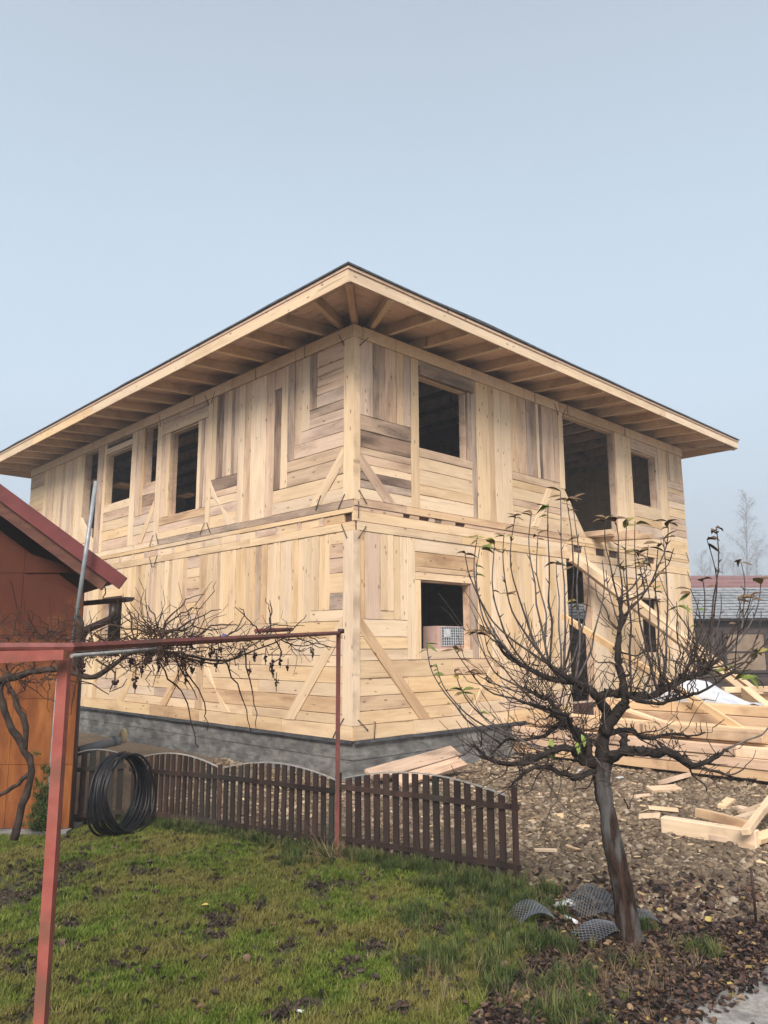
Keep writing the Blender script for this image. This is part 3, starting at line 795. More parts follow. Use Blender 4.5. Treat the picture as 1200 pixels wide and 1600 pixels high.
# wall plates under the rafters
OH = 0.93
for side, ln in (('L', LL_), ('R', LR_)):
    for k in range(4):
        mb = MB(); a, b2 = ln * k / 4 - (0.02 if k == 0 else 0), ln * (k + 1) / 4 - .004
        if side == 'L': mb.hbox(a, b2, -0.03, .14, 5.933, 6.11)
        else: mb.hbox(-0.028, .14, max(a, .14) if k == 0 else a, b2, 5.933, 6.11)
        mb.build('wall_plate', M['l'], house)

# roof: sheathing boards on rafters, fascia, felt edge
roof = None
slope = 0.07


def rz(off):                                            # height of the underside of the sheathing, off = distance inwards from the eave
    return 6.265 + off * slope


mb = MB()
a0, a1, r0_, r1_ = -OH - .012, LL_ + OH + .012, -OH - .012, LR_ + OH + .012
half = (r1_ - r0_) / 2
A, B, C_, D = HP(a0, r0_, rz(0)), HP(a0, r1_, rz(0)), HP(a1, r1_, rz(0)), HP(a1, r0_, rz(0))
P1, P2 = HP(a0 + half, r0_ + half, rz(half)), HP(a1 - half, r0_ + half, rz(half))
up = Vector((0, 0, .035))
for q in ((A, B, P1), (B, C_, P2, P1), (C_, D, P2), (D, A, P1, P2)):
    n0 = len(mb.v)
    mb.v += [p + Vector((0, 0, .001)) for p in q] + [p + up for p in q]
    k = len(q)
    mb.f.append(tuple(n0 + i for i in range(k))); mb.f.append(tuple(n0 + k + i for i in reversed(range(k))))
    mb.f.append((n0, n0 + k, n0 + k + 1, n0 + 1))
    mb.sm += [False] * 3
roof = mb.build('roof', M['r'], house)
# soffit boards, parallel to the eaves
for side in 'LR':
    ln = LL_ if side == 'L' else LR_
    for k in range(7):
        o0, o1 = k * .15 - .0, k * .15 + .146
        sgl, sgr = 0, 0
        mb = MB()
        e0 = -OH + o0 + .002; ed = -OH + o1
        def SP(u, o, dz):
            return HP(u, -OH + o, rz(o) - .004 - dz) if side == 'L' else HP(-OH + o, u, rz(o) - .004 - dz)
        for j in range(3):
            ua, ub = (e0 if j == 0 else ln * j / 3 + .3 * (k % 3)), (ln * (j + 1) / 3 + .3 * (k % 3) - .004 if j < 2 else ln + OH - o0)
            mb.quadbox([SP(ua, o0, .02), SP(ub, o0, .02), SP(ub, o1, .02), SP(ed if j == 0 else ua, o1, .02), SP(ua, o0, 0), SP(ub, o0, 0), SP(ub, o1, 0), SP(ed if j == 0 else ua, o1, 0)])
        mb.build('soffit_board', M['r'], roof)


def rafter(p0, p1, w=0.075, h=0.15, mat='p', name='rafter'):
    """p0 outer top end, p1 inner top end"""
    d_ = p1 - p0; hd = Vector((d_.x, d_.y, 0)).normalized(); sd_ = Vector((-hd.y, hd.x, 0)) * w / 2
    L_ = d_.length
    X = d_.normalized(); Yv = sd_.normalized(); Zv = X.cross(Yv)
    mb = MB(); mb.box(-L_ / 2, L_ / 2, -w / 2, w / 2, -h, 0)
    mt = Matrix((X, Yv, Zv)).transposed().to_4x4(); mt.translation = (p0 + p1) / 2
    return link(name, mb.mesh(name), M[mat], roof, mt)


DZ = -.026
for k in range(17):
    u = .66 + k * .735
    if u < LL_ + .7: rafter(HP(u, -OH + .03, rz(0.03) + DZ), HP(u, .30, rz(OH + .3) + DZ), mat=rnd.choice('lly'))
for k in range(14):
    u = .68 + k * .735
    if u < LR_ + .7: rafter(HP(-OH + .03, u, rz(0.03) + DZ), HP(.30, u, rz(OH + .3) + DZ), mat=rnd.choice('lly'))
rafter(HP(-.19, -OH + .03, rz(0.03) + DZ), HP(.47, .30, rz(OH + .3) + DZ), mat='o')
rafter(HP(-OH + .03, -.17, rz(0.03) + DZ), HP(.30, .51, rz(OH + .3) + DZ), mat='l')
for (l, r, sl, sr) in ((-OH, -OH, 1, 1), (-OH, LR_ + OH, 1, -1), (LL_ + OH, -OH, -1, 1)):
    rafter(HP(l + .05 * sl, r + .05 * sr, rz(.05) + DZ), HP(l + 1.4 * sl, r + 1.4 * sr, rz(1.4) + DZ), w=.09, h=.16, mat='o')
# fascia boards: lengths butted end to end
def fascia(p0, p1, outv, tone):
    d_ = p1 - p0; L_ = d_.length; X = d_.normalized()
    Zv = outv; Yv = Zv.cross(X)
    mb = MB(); mb.box(-L_ / 2 + .001, L_ / 2 - .001, -.085, .105, -.026, 0)
    mt = Matrix((X, Yv, Zv)).transposed().to_4x4(); mt.translation = (p0 + p1) / 2
    link('fascia_board', mb.mesh('fascia_board'), M[tone], roof, mt)


FZ = 6.195
cl = [-OH, 3.0, 6.5, 9.6, LL_ + OH]; cr = [-OH + .0, 3.6, 7.4, LR_ + OH]
for i in range(4): fascia(HP(cl[i], -OH, FZ), HP(cl[i + 1], -OH, FZ + rnd.uniform(-.003, .003)), -RV, 'ylyl'[i])
for i in range(3): fascia(HP(-OH, cr[i] + (.0 if i else .0), FZ), HP(-OH, cr[i + 1], FZ), -LV, 'lyl'[i])
for i in range(3): fascia(HP(LL_ + OH, (-OH, 3, 7)[i], FZ), HP(LL_ + OH, (3, 7, LR_ + OH)[i], FZ), LV, 'y')
for i in range(3): fascia(HP((-OH, 3, 8)[i], LR_ + OH, FZ), HP((3, 8, LL_ + OH)[i], LR_ + OH, FZ), RV, 'y')
# felt edge, lifting a little in places
for side in 'LR':
    ln = LL_ if side == 'L' else LR_
    mb = MB(); n_ = 120
    for i in range(n_ + 1):
        u = -OH - .03 + (ln + 2 * OH + .06) * i / n_
        lift = .012 + .02 * max(0, noise.noise(Vector((u * .9, 5 if side == 'L' else 2.2, 0))))
        if side == 'R' and .4 < u < 3.4: lift += .022 * math.sin((u - .4) / 3 * math.pi)
        for o, z in ((-.03, 6.322 + lift * .8), (-.034, 6.303 + lift * .3), (.35, rz(.35) + .06), (.35, rz(.35) + .067)):
            uu = max(-OH + min(o, .35), min(ln + OH - o, u)); mb.v.append(HP(uu, -OH + o, z) if side == 'L' else HP(-OH + o, uu, z))
    for i in range(n_):
        for k in range(4):
            mb.f.append((i * 4 + k, i * 4 + (k + 1) % 4, (i + 1) * 4 + (k + 1) % 4, (i + 1) * 4 + k)); mb.sm.append(False)
    mb.build('roofing_felt', M['felt'], roof)


# ---------------------------------------------------------------- loose timber helpers
def timber(name, p0, p1, w, h, mat, label=None, cat=None, group=None, parent=None, twist=0.0, jag=False):
    """w across (horizontal), h deep; p0,p1 centre line"""
    p0, p1 = Vector(p0), Vector(p1)
    X = (p1 - p0).normalized(); L_ = (p1 - p0).length
    Yv = ZV.cross(X).normalized(); Zv = X.cross(Yv)
    if twist:
        q = Matrix.Rotation(twist, 3, X); Yv = q @ Yv; Zv = q @ Zv
    segs = 5; vs = []; fs = []; s1 = rnd.uniform(0, 99)
    for i in range(segs + 1):
        x = -L_ / 2 + L_ * i / segs
        j = .012 * noise.noise(Vector((x, s1, 0))) * min(1, w * 6); k = .008 * noise.noise(Vector((x, s1 + 7, 0)))
        xo = rnd.uniform(-.04, .04) if jag and i in (0, segs) else 0
        vs += [(x + xo, -w / 2 + j, -h / 2 + k), (x, w / 2 + j, -h / 2 + k), (x - xo, w / 2 + j, h / 2 + k), (x + xo * .5, -w / 2 + j, h / 2 + k)]
    for i in range(segs):
        for k in range(4):
            fs.append((i * 4 + k, (i + 1) * 4 + k, (i + 1) * 4 + (k + 1) % 4, i * 4 + (k + 1) % 4)[::-1])
    fs.append((0, 1, 2, 3)[::-1]); fs.append(tuple(segs * 4 + k for k in (0, 1, 2, 3)))
    me = bpy.data.meshes.new(name); me.from_pydata(vs, [], fs)
    bm = bmesh.new(); bm.from_mesh(me); bmesh.ops.recalc_face_normals(bm, faces=bm.faces[:])
    bmesh.ops.bevel(bm, geom=[e_ for e_ in bm.edges if e_.is_manifold and e_.calc_face_angle(0) > .8], offset=min(w, h) * .06, segments=1, affect='EDGES')
    bm.to_mesh(me); bm.free()
    mt = Matrix((X, Yv, Zv)).transposed().to_4x4(); mt.translation = (p0 + p1) / 2
    o = link(name, me, M[mat], parent, mt)
    if label: tag(o, label, cat, group)
    return o


# roof odds: offcut on the roof edge
timber('wood_offcut', HP(-.86, 5.85, 6.37), HP(-.72, 6.25, 6.39), .07, .05, 'y', 'small timber offcut left lying on the right roof edge', 'offcut')

# beams poking out of the upper stair opening
BG = 'loose beams sticking out over the stair opening'
timber('loose_beam', HP(.9, 5.95, 3.76), HP(-.45, 5.95, 3.74), .12, .10, 'o', 'reddish beam lying furthest left in the upper stair opening', 'beam', BG)
timber('loose_beam', HP(.9, 6.35, 3.78), HP(-.70, 6.45, 3.75), .14, .09, 'o', 'middle reddish beam sticking out of the upper stair opening', 'beam', BG)
timber('loose_beam', HP(.8, 6.2, 3.70), HP(-1.15, 6.05, 3.60), .16, .09, 'o', 'longest reddish beam jutting out over the lower doorway', 'beam', BG)

# things inside the lower window
mb = MB()
bx = thing('air_cleaner_box', 'pink framed box with a white wire grid front standing in the lower right window', 'box', HP(.25, 2.3, 1.64))
mb.hbox(.165, .45, 1.80, 2.52, 1.60, 1.99)
mb.build('case', M['crate'], bx)
mb = MB(); mb.hbox(.157, .163, 1.88, 2.505, 1.70, 1.98); mb.build('filter_panel', M['glassdk'], bx)
mb = MB()
for k in range(13): mb.hbox(.150, .155, 1.88 + k * .0515, 1.888 + k * .0515, 1.70, 1.98)
for k in range(8): mb.hbox(.145, .149, 1.88, 2.506, 1.70 + k * .039, 1.706 + k * .039)
mb.build('wire_grid', M['grid'], bx)
mb = MB(); mb.hbox(.138, .142, 1.92, 2.06, 1.83, 1.95); mb.build('paper_sheet', M['paper'], bx)

# long beams leaning from the doorway to the ground
LG = 'long boards leaning along the right wall'
pA, pB = RW(893, 872, .12), RW(1205, 1112, 1.6)
timber('leaning_beam', pA, pB, .10, .13, 'y', 'thick pale beam slanting from the door head down past the house corner', 'beam', LG)
timber('leaning_beam', pA + Vector((.12, .12, .06)), pB + Vector((.30, .25, .04)), .08, .09, 'l', 'second pale beam slanting just behind the thick one', 'beam', LG)
timber('leaning_board', RW(879, 962, .2), RS(1162, 1143, 3.75), .05, .10, 'y', 'thin pale board slanting across the lower doorway to the lumber stack', 'board', LG)

# ---------------------------------------------------------------- lumber stack: runs out from the right wall
SG = 'beams and boards of the lumber stack'
def stk(l0, l1, r0, r1, z0, z1, tone, label):
    # along L; keep clear gaps of a few mm
    timber('lumber', HP(l0, (r0 + r1) / 2, (z0 + z1) / 2), HP(l1, (r0 + r1) / 2 + rnd.uniform(-.02, .02), (z0 + z1) / 2), abs(r1 - r0) - .008, z1 - z0 - .006, tone, label, 'lumber', SG)


for k, (l0, l1, r0, r1, z0, z1, t, lb) in enumerate([
    (.25, -5.6, 3.36, 3.52, .06, .19, 'o', 'lowest front beam of the lumber stack, resting near the gravel'),
    (.30, -5.4, 3.35, 3.50, .19, .32, 'p', 'second front beam from the bottom of the lumber stack'),
    (-.1, -5.5, 3.37, 3.53, .32, .46, 'l', 'wide pale front board third from the bottom of the lumber stack'),
    (-.2, -3.72, 3.42, 3.60, .50, .64, 'o', 'reddish beam lying on top of the front of the stack, its end showing'),
    (.28, -3.4, 3.34, 3.44, .33, .46, 'p', 'short beam at the wall end of the stack front'),
    (.32, -5.3, 3.60, 3.85, .06, .30, 'y', 'wide beam in the second row of the lumber stack, low down'),
    (.30, -5.3, 3.60, 3.82, .30, .46, 'y', 'wide beam in the second row of the lumber stack, halfway up'),
    (-.6, -5.2, 3.70, 3.95, .46, .655, 'l', 'pale beam with bright top in the second row of the stack'),
    (-1.0, -5.3, 4.05, 4.22, .60, .76, 'o', 'reddish beam in the upper back row of the stack'),
    (-1.05, -5.2, 4.05, 4.25, .76, .90, 'y', 'uppermost reddish beam with pale top at the back of the stack'),
    (-.2, -5.3, 3.95, 4.30, .06, .30, 'p', 'hidden low beam under the back row of the stack'),
    (-.2, -5.3, 3.97, 4.30, .30, .60, 'o', 'deep dark beam supporting the back row of the stack'),
    (-.9, -5.0, 4.40, 4.60, .60, .84, 'p', 'rearmost beam of the lumber stack behind the white sheet')]):
    stk(l0, l1, r0, r1, z0, z1, t, lb)
for k, l in enumerate((-.4, -2.2, -4.2)):
    timber('bearer', HP(l, 3.34, .025), HP(l, 4.5, .025), .10, .06, 'd', ('bearer block under the wall end of the lumber stack', 'bearer block under the middle of the lumber stack', 'bearer block under the outer end of the lumber stack')[k], 'bearer', 'bearers under the lumber stack')
# slanting short board on the stack, dark sheet
timber('loose_board', RS(962, 1108, 3.9) + Vector((0, 0, .05)), RS(1082, 1147, 3.62) + Vector((0, 0, .02)), .10, .04, 'l', 'short pale board lying askew on the lumber stack', 'board')
mb = MB(); a, b2 = RS(833, 1134, 3.45), RS(893, 1124, 3.45)
dl = RV * .45
mb.quadbox([a, b2, b2 + dl, a + dl, a + ZV * .02, b2 + ZV * .02, b2 + dl + ZV * .02, a + dl + ZV * .02])
tag(mb.build('sheet_offcut', M['felt']), 'dark grey sheet lying flat on the wall end of the lumber stack', 'sheet')
# white sheeting hung over the back of the stack
bm = bmesh.new(); gx, gy = 18, 14
grid_ = [[None] * (gy + 1) for _ in range(gx + 1)]
cA, cB = HP(-1.6, 4.7, .86), HP(-3.2, 4.7, .86)
for i in range(gx + 1):
    for j in range(gy + 1):
        s_, t_ = i / gx, j / gy
        p = cA.lerp(cB, s_)
        hgt = .42 * math.sin(math.pi * min(1, s_ * 1.15)) ** .8 * (1 - .5 * s_) if s_ * 1.15 < 1 else 0
        ang = t_ * math.pi
        q = p + RV * (.28 * -math.cos(ang)) + ZV * (hgt * math.sin(ang) ** .7 + .01)
        q += Vector((noise.noise(q * 4), noise.noise(q * 4 + Vector((9, 0, 0))), noise.noise(q * 5 + Vector((0, 9, 0))))) * .045
        grid_[i][j] = bm.verts.new(q)
for i in range(gx):
    for j in range(gy):
        f = bm.faces.new((grid_[i][j], grid_[i + 1][j], grid_[i + 1][j + 1], grid_[i][j + 1])); f.smooth = True
me = bpy.data.meshes.new('white_sheeting'); bm.to_mesh(me); bm.free()
tag(link('plastic_sheeting', me, M['white']), 'crumpled white plastic sheeting heaped behind the lumber stack', 'sheeting')
# crossed beams at the far right end behind stack
timber('loose_beam', AY(1165, 1080, 12.5), AY(1235, 1140, 11.0), .14, .16, 'l', 'thick pale beam sloping out of view at the right edge behind the stack', 'beam')
timber('loose_beam', AY(1130, 1078, 14), AY(1250, 1076, 14), .12, .10, 'y', 'pale beam lying level behind the stack at the right edge', 'beam')
for k, (y_, Y_) in enumerate(((1090, 14.2), (1101, 14.0))):
    timber('loose_beam', AY(1108, y_, Y_), AY(1260, y_ - 3, Y_), .14, .10, 'o', ('upper reddish beam under the level pale beam at the right edge', 'lower reddish beam under the level pale beam at the right edge')[k], 'beam')

# two wide planks lying against the foundation
PG = 'wide planks lying by the foundation'
for k, (p0, p1, w) in enumerate((((578, 1212), (712, 1174), .24), ((622, 1222), (722, 1190), .20))):
    a, b2 = G(*p0, .10), G(*p1, .13)
    b2 = RW(p1[0], p1[1], .30 + k * .28)
    a = RW(p0[0], p0[1], .34 + k * .34)
    timber('wide_plank', a, b2, w * .9, .045, 'gp'[k], ('longer weathered plank lying along the foundation right of the corner', 'shorter weathered plank lying in front of the longer one by the foundation')[k], 'plank', PG, twist=.5)
timber('loose_board', G(835, 1328, .02), G(870, 1328, .02), .05, .02, 'l', 'thin pale lath lying on the gravel behind the fence end', 'board')

# heap of offcuts at the right
OG = 'timber offcuts heaped on the gravel at the right'
a, b2 = G(1036, 1288, .075), G(1184, 1311, .075)
timber('beam_offcut', a, b2, .11, .14, 'l', 'large squared pale beam offcut lying on the gravel', 'offcut', OG)
for (p0, p1, z0_, z1_, w, h, t, lb) in (
    ((1092, 1270), (1170, 1290), .16, .16, .12, .08, 'o', 'reddish short offcut tucked behind the large beam offcut'),
    ((1165, 1300), (1215, 1235), .16, .30, .07, .05, 'y', 'split pale slat propped steeply on the offcut heap'),
    ((1155, 1278), (1225, 1258), .10, .16, .12, .03, 'l', 'flat pale slat at the back of the offcut heap'),
    ((1160, 1270), (1225, 1245), .06, .12, .08, .03, 'o', 'thin reddish slat at the far edge of the offcut heap'),
    ((1180, 1312), (1230, 1295), .06, .08, .10, .05, 'y', 'short yellow slat beside the end of the large offcut'),
    ((1110, 1307), (1140, 1312), .04, .04, .08, .05, 'p', 'small block wedged under the large beam offcut'),
    ((1152, 1319), (1180, 1324), .02, .02, .06, .035, 'o', 'small orange block under the right end of the large offcut'),
    ((1012, 1262), (1058, 1266), .04, .04, .06, .04, 'l', 'thin pale stick lying behind the left end of the large offcut'),
    ((998, 1276), (1032, 1274), .04, .04, .08, .05, 'l', 'short pale stick left of the large offcut'),
    ((1128, 1262), (1142, 1250), .03, .05, .09, .05, 'l', 'small square pale block on the gravel above the heap'),
    ((1150, 1262), (1168, 1266), .03, .03, .08, .04, 'p', 'small dull block on the gravel above the heap'),
    ((1035, 1222), (1075, 1210), .05, .07, .12, .05, 'p', 'weathered board end sticking out under the lumber stack'),
    ((1015, 1234), (1060, 1230), .03, .04, .14, .03, 'o', 'dusty board end lying flat before the lumber stack'),
    ((988, 1245), (1010, 1242), .03, .03, .12, .03, 'p', 'dusty flat chip of board left of the dusty board end'),
    ((868, 1276), (880, 1274), .02, .03, .07, .05, 'y', 'small orange wood block on the gravel left of the tree trunk'),
    ((905, 1294), (916, 1292), .02, .02, .08, .04, 'l', 'small pale wood block on the gravel beside the tree trunk'),
    ((883, 1321), (905, 1328), .02, .02, .03, .015, 'y', 'thin yellow splinter on the gravel left of the trunk')):
    timber('offcut', G(*p0, z0_), G(*p1, z1_), w, h, t, lb, 'offcut', OG if p0[0] > 990 else None, jag=(w < .09), twist=rnd.uniform(-.3, .3))

# ---------------------------------------------------------------- picket fence
def arch(t, lo=.60, hi=.70): return lo + (hi - lo) * math.sin(math.pi * t) ** .9


fence = thing('picket_fence', 'low dark brown picket fence with arched tops between lawn and gravel', 'fence', FM)
def fence_run(parent, p0, p1, n, w, thick=.018, lo=.60, hi=.70, rails=(.10, .53), strip=True, rail_ext=(0, 0)):
    d_ = p1 - p0; L_ = d_.length; X = d_.normalized(); nrm = Vector((X.y, -X.x, 0))
    if nrm.dot(Vector((0, -1, 0))) < 0: nrm = -nrm
    for i in range(n):
        t = (i + .5) / n
        c = p0 + d_ * t; h_ = arch(t, lo, hi); j = rnd.uniform(-.004, .004); ln_ = rnd.uniform(-.006, .006); zb = rnd.uniform(-.03, .02)
        ww = w * rnd.uniform(.93, 1.05) / 2
        f0 = X * ww; th = nrm * thick
        q = [c - f0 + X * ln_, c + f0 + X * ln_, c + f0 + th * -1 + X * ln_, c - f0 - th + X * ln_]
        hl, hr = arch(max(0, t - .3 / n), lo, hi), arch(min(1, t + .3 / n), lo, hi)
        mb = MB()
        mb.quadbox([v + ZV * (zb) for v in q] + [q[0] + ZV * hl - X * 2 * ln_ + ZV * 0, q[1] + ZV * hr - X * 2 * ln_, q[2] + ZV * hr - X * 2 * ln_, q[3] + ZV * hl - X * 2 * ln_])
        me = mb.mesh('picket'); bm = bmesh.new(); bm.from_mesh(me); bmesh.ops.recalc_face_normals(bm, faces=bm.faces[:]); bm.to_mesh(me); bm.free()
        link('picket', me, M['fence'], parent)
    for z in rails:
        mb = MB(); a, b_ = p0 - X * rail_ext[0], p1 + X * rail_ext[1]
        segs = 6
        pts = [a.lerp(b_, i / segs) + nrm * .022 + ZV * (z + rnd.uniform(-.004, .004)) for i in range(segs + 1)]
        for i in range(segs):
            q0, q1 = pts[i], pts[i + 1]
            mb.quadbox([q0 - ZV * .02, q1 - ZV * .02, q1 - ZV * .02 - nrm * .020, q0 - ZV * .02 - nrm * .020, q0 + ZV * .02, q1 + ZV * .02, q1 + ZV * .02 - nrm * .020, q0 + ZV * .02 - nrm * .020])
        mb.build('rail', M['fence'], parent)
    if strip:
        mb = MB(); pts = [p0 + d_ * (i / 20) + ZV * (arch(i / 20, lo, hi) + .006) - nrm * .009 for i in range(21)]
        for i in range(20):
            a, b_ = pts[i], pts[i + 1]; s_ = nrm * .013
            mb.quadbox([a + s_, b_ + s_, b_ - s_, a - s_, a + s_ + ZV * .007, b_ + s_ + ZV * .007, b_ - s_ + ZV * .007, a - s_ + ZV * .007])
        mb.build('edge_strip', M['strip'], parent)


Xf = (FR - FM).normalized()
fence_run(fence, FM + Xf * .05, FR - Xf * .06, 16, .052, rails=(.13, .54), rail_ext=(.07, .10))
X2 = (FM - FA).normalized()
fence_run(fence, FA + X2 * .03, FM - X2 * .04, 15, .047, lo=.575, hi=.665, rails=(.10, .50), rail_ext=(.05, .06))
X3 = (FA - FL).normalized()
fence_run(fence, FL + X3 * .02, FA - X3 * .03, 15, .041, lo=.575, hi=.67, rails=(.10, .50), rail_ext=(.0, .05))
for p, h_, r_ in ((FR, .68, .020), (FM, .64, .02), (FA, .60, .018)):
    mb = MB(); mb.box(p.x - r_, p.x + r_, p.y - r_, p.y + r_, -.1, h_ + .01); mb.build('fence_post', M['darkpaint'], fence)
fence2 = thing('picket_fence', 'short return of brown picket fence behind the black hose coil', 'fence', FL)
FLL = Vector((-3.12, 7.62, 0))
fence_run(fence2, FLL, FL - Vector((.03, .02, 0)), 7, .055, lo=.62, hi=.70)

# ---------------------------------------------------------------- coil of hose
coil = thing('hose_coil', 'coil of thick black plastic pipe leaning against the picket fence', 'hose', (-2.43, 7.35, 0))
ctr = Vector((-2.43, 7.38, .37))
axn = Vector((.90, -.30, .06)).normalized()
e1 = ZV - axn * ZV.dot(axn); e1.normalize(); e2 = axn.cross(e1)
for k in range(12):
    a_ = (k - 5.5) / 5.5
    c = ctr + axn * (-.0) + Vector((.065, .02, 0)) * a_ * -1 + Vector((rnd.uniform(-.012, .012), rnd.uniform(-.012, .012), rnd.uniform(-.006, .006)))
    ax2 = (axn + Vector((rnd.uniform(-.05, .05), rnd.uniform(-.05, .05), rnd.uniform(-.05, .05)))).normalized()
    f1 = (e1 - ax2 * e1.dot(ax2)).normalized(); f2 = ax2.cross(f1)
    R_ = .335 + rnd.uniform(-.018, .012); ph = rnd.uniform(0, 6)
    pts = []
    for i in range(41):
        an = 2 * math.pi * i / 40
        spread = 1 + .9 * max(0, -math.cos(an)) * .6
        pts.append(c + f1 * R_ * math.cos(an) * 1.03 + f2 * R_ * math.sin(an) + Vector((-.05, -.015, 0)) * a_ * max(0, -math.cos(an) + .2) + ax2 * .008 * math.sin(2 * an + ph))
    mn = min(p.z for p in pts)
    pts = [p + ZV * (.016 - mn if mn < .016 else 0) for p in pts]
    mb = MB(); mb.tube(pts, .0115, 6, caps=False); mb.build('pipe_loop', M['hose'], coil)
mb = MB()
mb.tube([ctr + f1 * .36 + axn * .05, ctr + f1 * .36 + axn * .09 + f2 * .06, ctr + f1 * .33 + axn * .08 + f2 * .16, ctr + f1 * .24 + axn * .08 + f2 * .24], .012, 6)
mb.build('pipe_end', M['hose'], coil)

# grey drain pipe from the foundation
ppA, ppB = AY(122, 1174, 9.2), AY(186, 1156, 9.6)
pv = thing('drain_pipe', 'grey plastic drain pipe sticking out of the foundation, plugged with yellow foam', 'pipe', ppA)
mb = MB(); mb.tube([ppA, ppB], .055, 12); mb.build('pipe', M['pvc'], pv)
dd = (ppB - ppA).normalized()
mb = MB(); mb.tube([ppB - dd * .08, ppB + dd * .0], .062, 12); mb.build('socket', M['pvc'], pv)
mb = MB(); mb.blob(ppB + Vector((.05, 0, .05)), .07, 8, 5, (.7, .7, 1.25), .15); mb.build('foam_plug', M['foam'], pv)

# ---------------------------------------------------------------- shed at the left
shed = thing('wooden_shed', 'brown orange panelled shed with dark red roof trim at the left edge', 'shed', (-3.3, 7.6, 0))
Y0 = 7.45
def shp(px, py, y=Y0): return AY(px, py, y)
wr = -2.93
mb = MB()
gl = [(-5.6, 0.05), (wr, 0.05), (wr, 2.22), (-5.6, 2.22 + (wr + 5.6) * .71)]
b0 = len(mb.v)
for y in (Y0 + .02, Y0 + 3.0):
    sh = -(y - Y0) * .62 if y > Y0 + 1 else 0
    mb.v += [Vector((x + sh, y, z)) for x, z in gl]
mb.f += [(0, 1, 2, 3), (7, 6, 5, 4), (1, 5, 6, 2), (0, 4, 5, 1), (3, 2, 6, 7), (0, 3, 7, 4)]; mb.sm += [False] * 6
mb.build('wall', M['shedw'], shed)
# panels of the gable, with joints
zz = .05; rowz = [.05, .62, 1.22, 1.82, 2.42, 3.1, 3.9, 4.6]
for j in range(len(rowz) - 1):
    x = wr
    while x > -5.6:
        x0 = max(-5.6, x - .60)
        zt = lambda xx: min(rowz[j + 1] - .004, 2.20 + (wr - xx) * .71)
        zl, zr_ = zt(x0 + .003), zt(x - .003)
        if zr_ > rowz[j] + .01 or zl > rowz[j] + .01:
            zr_ = max(zr_, rowz[j] + .002)
            mb = MB(); a, b2 = x0 + .0015, x - .0015
            y = Y0 + rnd.uniform(0, .004)
            mb.quadbox([(a, y, rowz[j]), (b2, y, rowz[j]), (b2, y + .018, rowz[j]), (a, y + .018, rowz[j]), (a, y, zl), (b2, y, zr_), (b2, y + .018, zr_), (a, y + .018, zl)])
            mb.build('panel', M['shedw'], shed)
        x = x0
mb = MB(); mb.box(-5.6, wr + .02, Y0 - .10, Y0 + .3, -.1, .045); mb.build('plinth', M['conc'], shed)
# barge board + metal verge + roof slab
e_lo, e_hi = shp(187, 919, Y0 - .30), shp(-130, 683, Y0 - .30)
def slab(p_lo, p_hi, y0, y1, t0, t1, shear=.0):
    mb = MB(); d_ = (p_hi - p_lo).normalized(); nr = Vector((-d_.z, 0, d_.x)); nr = nr if nr.z > 0 else -nr
    def q(p, y, t): return Vector((p.x - (y - y0) * shear, y, p.z)) + nr * t
    mb.quadbox([q(p_lo, y0, t0), q(p_lo, y1, t0), q(p_hi, y1, t0), q(p_hi, y0, t0), q(p_lo, y0, t1), q(p_lo, y1, t1), q(p_hi, y1, t1), q(p_hi, y0, t1)])
    return mb
slab(e_lo, e_hi, Y0 - .32, Y0 - .29, -.01, .115).build('verge_flashing', M['metalroof'], shed)
lo2 = e_lo + (e_hi - e_lo).normalized() * .14
slab(lo2, e_hi, Y0 - .285, Y0 - .25, -.12, .02).build('barge_board', M['barge'], shed)
slab(e_lo + (e_hi - e_lo).normalized() * .05, e_hi, Y0 - .28, Y0 + 3.2, .03, .10, .62).build('roof', M['metalroof'], shed)
slab(lo2, e_hi, Y0 - .245, Y0 - .02, -.02, .02).build('soffit', M['barge'], shed)
# gutter and downpipe
ga, gb = AY(203, 933, 7.20), AY(120, 941, 8.0)
gd = (gb - ga).normalized(); gs = Vector((-gd.y, gd.x, 0))
mb = MB(); n_ = 9
for p in (ga, gb):
    for k in range(n_):
        an = math.pi * k / (n_ - 1)
        mb.v.append(p + gs * .05 * math.cos(an) - ZV * .045 * math.sin(an))
    for k in range(n_):
        an = math.pi * (n_ - 1 - k) / (n_ - 1)
        mb.v.append(p + gs * .046 * math.cos(an) - ZV * .041 * math.sin(an))
for k in range(2 * n_): mb.f.append((k, (k + 1) % (2 * n_), 2 * n_ + (k + 1) % (2 * n_), 2 * n_ + k)); mb.sm.append(False)
mb.f.append(tuple(range(n_))); mb.sm.append(False)
mb.build('gutter', M['gutter'], shed)
gp = AY(178, 944, 7.38)
mb = MB(); mb.tube([gp, gp - ZV * .10, AY(172, 968, 7.40), AY(135, 984, 7.5), AY(128, 996, 7.52), AY(124, 1020, 7.52), AY(111, 1240, 7.52), AY(108, 1300, 7.5)], .038, 10)
mb.build('downpipe', M['gutter'], shed)
mb = MB(); hk = AY(160, 914, 7.25); mb.tube([hk, hk + Vector((.03, 0, -.03)), hk + Vector((.035, 0, -.08)), hk + Vector((.01, 0, -.12))], .006, 5); mb.build('gutter_hook', M['gutter'], shed)
# mast in front of the shed wall, grey cable tube on the wall
mb = MB(); pts = [AY(84, 1290, 7.30), AY(96, 1120, 7.3), AY(117, 985, 7.28), AY(134, 870, 7.15), AY(150, 750, 7.0)]
mb = MB(); mb.tube([AY(113, 1010, 7.0), AY(150, 752, 7.0)], .021, 8)
tag(mb.build('metal_mast', M['galv']), 'thin grey metal mast tube rising at a slant in front of the red roof trim', 'mast')
mb = MB(); mb.tube([AY(90, 1060, 7.38), AY(83, 1150, 7.38), AY(72, 1292, 7.36)], .014, 7)
tag(mb.build('wall_conduit', M['galv']), 'thin grey conduit running down the shed wall beside the red post', 'pipe')

